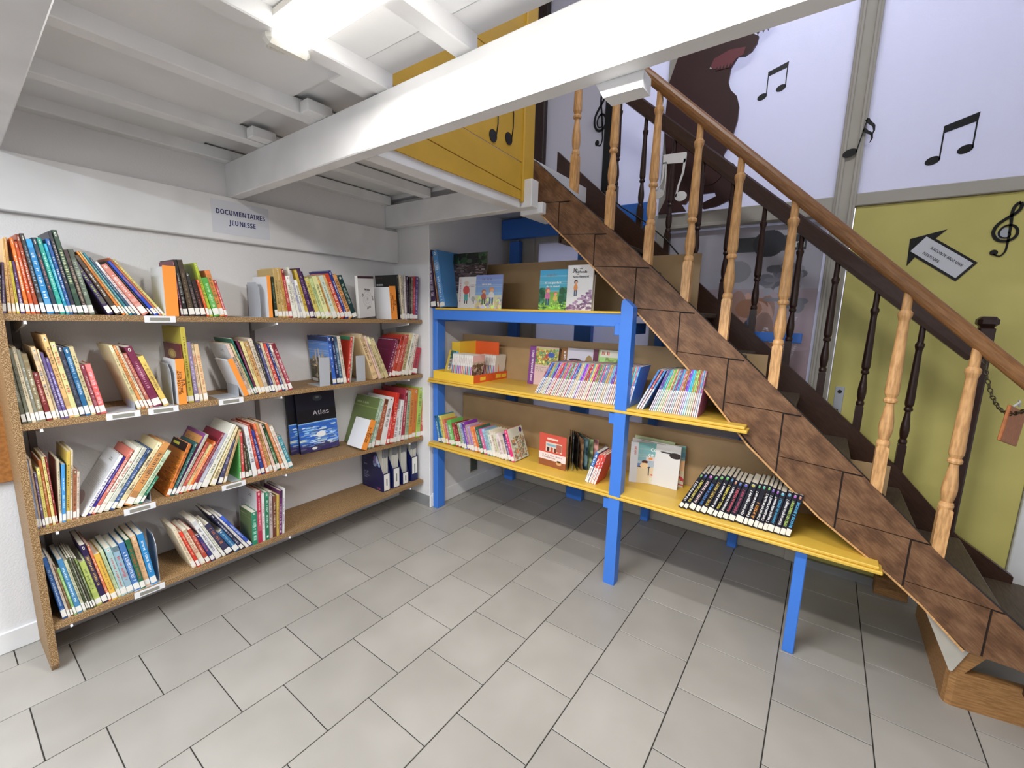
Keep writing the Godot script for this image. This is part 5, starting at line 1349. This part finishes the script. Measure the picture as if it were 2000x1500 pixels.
	var tray_rows := [[12, 0.818, 1.0, -0.012, 0.195], [9, 0.905, 1.03, 0.21, 0.185]]
	for r in 2:
		var q: Array = tray_rows[r]
		for k in int(q[0]):
			var s := lerpf(q[1], q[2], float(k) / (q[0] - 1))
			var c := Color.from_hsv(fposmod([0.6, 0.97, 0.5, 0.85, 0.75, 0.9, 0.02, 0.08][(k + r * 3) % 8], 1.0), 0.5, 0.75)
			var o := thing("booklet", "slim white booklet with %s lower spine, %s from left, %s row in display tray" % [color_word(c), ordinal(k), ["front", "rear"][r]], "booklet", Transform3D(Basis.IDENTITY, V3(s, 1.077, -2.05 - q[3])), "booklets in the display tray, %s row" % ["front", "rear"][r])
			paint_spine(spine_count, Color(0.9, 0.89, 0.87), c, "")
			var x0 := (spine_count % 64) * SPW
			var yy := (spine_count / 64) * SPH
			spine_art.fill_rect(Rect2i(x0, yy, SPW, 100), Color(0.9, 0.89, 0.87))
			spine_art.fill_rect(Rect2i(x0, yy + 104, SPW, 136), c)
			for z in 5:
				spine_art.fill_rect(Rect2i(x0 + 12, yy + 30 + z * 10, 8, 6), Color(0.75, 0.4, 0.4))
			book(o, -deg_to_rad(7.0), 0.0135, 0.0135, q[4], 0.13, "", false, 25 if k == int(q[0]) - 1 and r == 0 else -1, true)

func notes_shape(mb: MB, r: float, w: float, h: float, slant: float, beam: float, z0: float, z1: float) -> void:
	# two joined quavers, the left head at the origin
	mb.prism(ellipse_poly(Vector2.ZERO, Vector2(r, r * 0.66), 0.35), z0, z1)
	mb.prism(ellipse_poly(Vector2(w, slant * w), Vector2(r, r * 0.66), 0.35), z0, z1)
	var t := r * 0.2
	mb.prism(PackedVector2Array([Vector2(r * 0.93 - t, 0), Vector2(r * 0.93, 0), Vector2(r * 0.93, h), Vector2(r * 0.93 - t, h)]), z0, z1)
	mb.prism(PackedVector2Array([Vector2(w + r * 0.93 - t, slant * w), Vector2(w + r * 0.93, slant * w), Vector2(w + r * 0.93, h + slant * w), Vector2(w + r * 0.93 - t, h + slant * w)]), z0, z1)
	mb.prism(PackedVector2Array([Vector2(r * 0.93 - t, h - beam), Vector2(w + r * 0.93, h + slant * w - beam), Vector2(w + r * 1.0, h + slant * w + t), Vector2(r * 0.93 - t, h)]), z0, z1 + 0.0002)

func clef_shape(mb: MB, s: float, z0: float, z1: float) -> void:
	# treble clef about the origin, s high
	var p := PackedVector2Array()
	for q in [[0.02, -0.02], [0.06, -0.06], [0.03, -0.12], [-0.06, -0.11], [-0.1, -0.02], [-0.05, 0.08], [0.05, 0.1], [0.13, 0.02], [0.13, -0.1], [0.04, -0.18], [-0.09, -0.16], [-0.17, -0.04], [-0.15, 0.1], [-0.06, 0.22], [0.04, 0.33], [0.07, 0.43], [0.04, 0.5], [-0.01, 0.44], [-0.02, 0.32], [0.02, 0.1], [0.06, -0.2], [0.07, -0.36], [0.02, -0.45], [-0.07, -0.42]]:
		p.append(Vector2(q[0], q[1]) * s)
	var c := Curve2D.new()
	for i in p.size():
		var d := (p[mini(i + 1, p.size() - 1)] - p[maxi(i - 1, 0)]) / 6.0
		c.add_point(p[i], -d, d)
	c.bake_interval = 0.012 * s / 0.5
	var pts := PackedVector2Array()
	var l := c.get_baked_length()
	for k in 91:
		pts.append(c.sample_baked(l * k / 90.0))
	strip(mb, pts, 0.018 * s, 0.02 * s, 0.032 * s, z0, z1)
	mb.prism(ellipse_poly(Vector2(-0.07, -0.39) * s, Vector2(0.055, 0.05) * s), z0, z1)

func decorations() -> void:
	var P := -2.986
	var mb := MB.new()
	# joined quavers on the glass
	mb = MB.new(); notes_shape(mb, 0.027, 0.098, 0.135, 0.27, 0.026, 0.0, 0.003)
	var n1 := thing("music_note", "black joined quavers stuck on frosted glass right of the dark beast", "decoration", Transform3D(Basis.IDENTITY, V3(2.52, 2.948, -3.025)), "black music notes on the partition")
	part("cutout", mb.mesh(), M.black, n1)
	mb = MB.new(); notes_shape(mb, 0.031, 0.118, 0.165, 0.3, 0.036, 0.0, 0.003)
	var n2 := thing("music_note", "black joined quavers on the glass pane above the yellow door", "decoration", Transform3D(Basis.IDENTITY, V3(3.365, 2.432, -3.025)), "black music notes on the partition")
	part("cutout", mb.mesh(), M.black, n2)
	mb = MB.new()
	mb.prism(ellipse_poly(Vector2.ZERO, Vector2(0.034, 0.021), 0.3), 0, 0.003)
	strip(mb, PackedVector2Array([Vector2(0.028, 0.0), Vector2(0.044, 0.09), Vector2(0.058, 0.17)]), 0.006, 0.005, 0, 0, 0.003)
	strip(mb, PackedVector2Array([Vector2(0.056, 0.165), Vector2(0.07, 0.145), Vector2(0.09, 0.125), Vector2(0.094, 0.1), Vector2(0.086, 0.075)]), 0.02, 0.003, 0.002, 0, 0.003)
	strip(mb, PackedVector2Array([Vector2(0.048, 0.115), Vector2(0.064, 0.098), Vector2(0.085, 0.085), Vector2(0.09, 0.06), Vector2(0.082, 0.04)]), 0.018, 0.003, 0.002, 0, 0.003)
	var n3 := thing("music_note", "black single semiquaver stuck across the grey partition post", "decoration", Transform3D(Basis.IDENTITY, V3(3.005, 2.52, -2.974)), "black music notes on the partition")
	part("cutout", mb.mesh(), M.black, n3)
	# white joined quavers hanging in the stairwell
	mb = MB.new()
	mb.prism(ellipse_poly(Vector2(0, 0), Vector2(0.031, 0.026)), 0, 0.006)
	mb.prism(ellipse_poly(Vector2(0.128, -0.028), Vector2(0.033, 0.027)), 0, 0.006)
	mb.prism(PackedVector2Array([Vector2(0.012, 0.205), Vector2(0.0, 0.212), Vector2(0.14, 0.205), Vector2(0.142, 0.19), Vector2(0.14, 0.15), Vector2(0.012, 0.162)]), 0, 0.006)
	strip(mb, PackedVector2Array([Vector2(0.017, 0.17), Vector2(0.018, 0.1), Vector2(0.012, 0.06), Vector2(-0.022, 0.01)]), 0.012, 0.006, 0.0, 0, 0.006)
	strip(mb, PackedVector2Array([Vector2(0.030, 0.17), Vector2(0.034, 0.1), Vector2(0.034, 0.05), Vector2(0.028, 0.01)]), 0.006, 0.005, 0.0, 0, 0.006)
	strip(mb, PackedVector2Array([Vector2(0.134, 0.17), Vector2(0.13, 0.1), Vector2(0.11, 0.03), Vector2(0.1, -0.03)]), 0.012, 0.008, 0.0, 0, 0.006)
	var n4 := thing("hanging_note", "white cut-out joined quavers hanging on a thread between the banisters", "decoration", Transform3D(Basis.IDENTITY, V3(2.128, 2.285, -2.4)))
	part("cutout", mb.mesh(), M.note_white, n4)
	part("thread", MB.new().tube(PackedVector3Array([V3(0.012, 0.206, 0.003), V3(0.04, 0.33, 0.1), V3(0.075, 0.43, 0.29)]), 0.0012, 4).mesh(), M.black, n4)
	# black quavers on the yellow boards
	mb = MB.new()
	mb.prism(ellipse_poly(Vector2.ZERO, Vector2(0.032, 0.032)), 0, 0.003)
	mb.prism(ellipse_poly(Vector2(0.138, 0.03), Vector2(0.032, 0.032)), 0, 0.003)
	strip(mb, PackedVector2Array([Vector2(0.025, 0.0), Vector2(0.04, 0.07), Vector2(0.04, 0.14), Vector2(0.028, 0.21)]), 0.006, 0.006, 0, 0, 0.003)
	strip(mb, PackedVector2Array([Vector2(0.163, 0.03), Vector2(0.178, 0.1), Vector2(0.178, 0.17), Vector2(0.166, 0.24)]), 0.006, 0.006, 0, 0, 0.003)
	mb.prism(PackedVector2Array([Vector2(0.03, 0.15), Vector2(0.17, 0.18), Vector2(0.17, 0.25), Vector2(0.02, 0.22)]), 0, 0.003)
	var n5 := thing("music_note", "black round-headed quavers on the yellow stairwell boards", "decoration", Transform3D(Basis(Vector3(0, 0, -1), Vector3(0, 1, 0), Vector3(1, 0, 0)), V3(1.465, 2.50, -1.668)), "black music notes on the partition")
	part("cutout", mb.mesh(), M.black, n5)
	# treble clefs
	mb = MB.new(); clef_shape(mb, 0.40, 0.0, 0.003)
	var k1 := thing("treble_clef", "slim black treble clef on the white panel at the stair head", "decoration", Transform3D(Basis.from_scale(V3(0.75, 1, 1)), V3(1.435, 3.045, -3.009)), "treble clefs")
	part("cutout", mb.mesh(), M.black, k1)
	mb = MB.new(); clef_shape(mb, 0.27, 0.0, 0.004)
	var k2 := thing("treble_clef", "shiny black treble clef on the yellow door", "decoration", Transform3D(Basis(Vector3(0, 0, 1), -0.12), V3(3.685, 2.045, -3.003)), "treble clefs")
	part("cutout", mb.mesh(), M.black, k2)
	mb = MB.new(); mb.prism(ellipse_poly(Vector2(-0.008, -0.012), Vector2(0.024, 0.026)), 0.0, 0.002)
	part("silver_centre", mb.mesh(), M.steel, k2)
	# black arrow with a paper
	var ar := thing("arrow_sign", "black paper arrow with white printed slip on the yellow door", "sign", Transform3D(Basis(Vector3(0, 0, 1), deg_to_rad(-37.0)), V3(3.33, 2.03, -3.003)))
	part("arrow", MB.new().prism(PackedVector2Array([Vector2(-0.005, 0.0), Vector2(0.085, 0.117), Vector2(0.08, 0.058), Vector2(0.30, 0.058), Vector2(0.30, -0.058), Vector2(0.08, -0.058), Vector2(0.085, -0.112)]), 0, 0.002).mesh(), M.black, ar)
	part("slip", bx(0.042, 0.288, -0.046, 0.046, 0.002, 0.0028), M.sheet, ar)
	lettering(ar, "print", "RACONTE-MOI UNE", 0.0125, Color(0.25, 0.25, 0.3), Transform3D(Basis.IDENTITY, V3(0.182, 0.014, 0.003)), font_bold, 0.165)
	lettering(ar, "print", "HISTOIRE", 0.0125, Color(0.25, 0.25, 0.3), Transform3D(Basis.IDENTITY, V3(0.135, -0.022, 0.003)), font_bold, 0.085)
	# poster on the lower pane
	var ps := thing("poster", "pale poster with a dark microphone and warm patch on the lower pane", "poster", Transform3D(Basis.IDENTITY, V3(2.03, 0.75, -3.024)))
	var pq := MB.new()
	pq.quad(V3(0, 0, 0), V3(0.915, 0, 0), V3(0.915, 1.42, 0), V3(0, 1.42, 0), cover_rect(28))
	part("print", pq.mesh(), M.covers, ps)
	part("sheet", bx(0, 0.915, 0, 1.42, -0.0015, -0.0002), M.sheet, ps)
	lettering(ps, "lettering", "m", 0.045, Color(0.9, 0.9, 0.9), Transform3D(Basis.IDENTITY, V3(0.79, 1.30, 0.0006)), font_bold)
	# the dark beast on the rail of the partition
	var be := PackedVector2Array()
	for q in [[1.945, 2.302], [1.99, 2.40], [1.985, 2.55], [1.965, 2.72], [1.94, 2.9], [1.95, 3.15], [2.02, 3.36], [2.2, 3.47], [2.38, 3.48], [2.53, 3.40], [2.56, 3.345], [2.53, 3.325], [2.52, 3.295], [2.508, 3.325], [2.495, 3.295], [2.48, 3.32], [2.466, 3.292], [2.452, 3.315], [2.44, 3.30], [2.475, 3.275], [2.47, 3.24], [2.445, 3.203], [2.41, 3.187], [2.37, 3.195], [2.335, 3.14], [2.328, 3.06], [2.345, 3.01], [2.385, 2.965], [2.405, 2.90], [2.404, 2.82], [2.376, 2.69], [2.34, 2.625], [2.36, 2.59], [2.41, 2.56], [2.44, 2.51], [2.425, 2.475], [2.455, 2.43], [2.462, 2.39], [2.42, 2.345], [2.33, 2.31], [2.25, 2.302], [2.21, 2.33], [2.32, 2.375], [2.31, 2.40], [2.22, 2.40], [2.14, 2.365], [2.13, 2.345], [2.10, 2.35], [2.112, 2.335], [2.135, 2.302]]:
		be.append(Vector2(q[0], q[1]))
	var bs := thing("beast_cutout", "large dark maroon toothed beast cut-out standing on the partition rail", "cutout")
	part("body", MB.new().prism(be, -2.982, -2.962).mesh(), M.beast, bs)
	part("mouth", MB.new().prism(PackedVector2Array([Vector2(2.21, 3.17), Vector2(2.23, 3.22), Vector2(2.32, 3.245), Vector2(2.41, 3.235), Vector2(2.40, 3.195), Vector2(2.36, 3.185), Vector2(2.33, 3.14), Vector2(2.27, 3.145)]), -2.962, -2.959).mesh(), M.beast_mouth, bs)
	for k in 5:
		part("tooth", MB.new().prism(PackedVector2Array([Vector2(2.245 + k * 0.019, 3.143), Vector2(2.259 + k * 0.019, 3.143), Vector2(2.253 + k * 0.02, 3.168)]), -2.959, -2.957).mesh(), M.beast, bs)
	part("thigh", MB.new().prism(ellipse_poly(Vector2(2.27, 2.56), Vector2(0.09, 0.11)), -2.962, -2.956).mesh(), M.beast, bs)
	part("tooth", MB.new().prism(PackedVector2Array([Vector2(2.208, 3.165), Vector2(2.222, 3.163), Vector2(2.212, 3.178)]), -2.962, -2.958).mesh(), M.note_white, bs)
	# chain across the foot of the stairs with its wooden plaque
	var ch := thing("barrier_chain", "small link chain hanging across the foot of the stairs", "chain", Transform3D(Basis.IDENTITY, V3(3.64, 1.45, -2.76)))
	var prev := V3(0, 0, 0)
	var count := 30
	var link := MB.new()
	var ring := PackedVector3Array()
	for k in 12:
		var a := TAU * k / 12
		ring.append(V3(0.0155 * cos(a), 0.008 * sin(a), 0))
	link.tube(ring, 0.0024, 5, true)
	var lm := link.mesh()
	for k in count:
		var f := float(k + 1) / count
		var pt := V3(0.04 * f, -0.17 * sin(PI * pow(f, 0.9)) - 0.12 * f, 0.68 * f)
		var dir := (pt - prev).normalized()
		var side := dir.cross(Vector3.UP).normalized()
		var upv := side.cross(dir)
		var b := Basis(dir, upv, side) * Basis(Vector3(1, 0, 0), 0.0 if k % 2 == 0 else PI / 2)
		part("link", lm, M.chain, ch, Transform3D(b, (pt + prev) / 2.0))
		prev = pt
	var pl := thing("wooden_plaque", "orange-brown wooden plaque hanging tilted from the chain", "plaque", Transform3D(Basis(Vector3.UP, deg_to_rad(62.0)) * Basis(Vector3(0, 0, 1), deg_to_rad(-14.0)), V3(3.665, 1.255, -2.36)))
	part("board", MB.new().box(V3(-0.015, -0.15, -0.006), V3(0.185, 0.0, 0.006), 0.002).mesh(), M.plaque, pl)
	part("tie", MB.new().tube(PackedVector3Array([V3(0.02, -0.004, 0), V3(0.05, 0.025, 0.01), V3(0.075, 0.035, 0), V3(0.1, 0.012, 0)]), 0.004, 6).mesh(), M.note_white, pl)
	# black cable along the far string
	tag(part("cable", MB.new().tube(PackedVector3Array([V3(1.60, 2.46, -2.775), V3(1.75, 2.33, -2.772), V3(1.92, 2.22, -2.772), V3(2.08, 2.085, -2.77), V3(2.2, 1.95, -2.77), V3(2.23, 1.86, -2.775)]), 0.005).mesh(), M.black, self), "black cable drooping along the far dark string of the stairs", "cable")
	# brown box board under the stairs
	tag(part("box_board", bx(3.42, 3.57, 0.0, 0.11, -3.0, -2.90, 0.003), M.step_wood, self), "short brown board standing on the floor under the stair foot", "board")
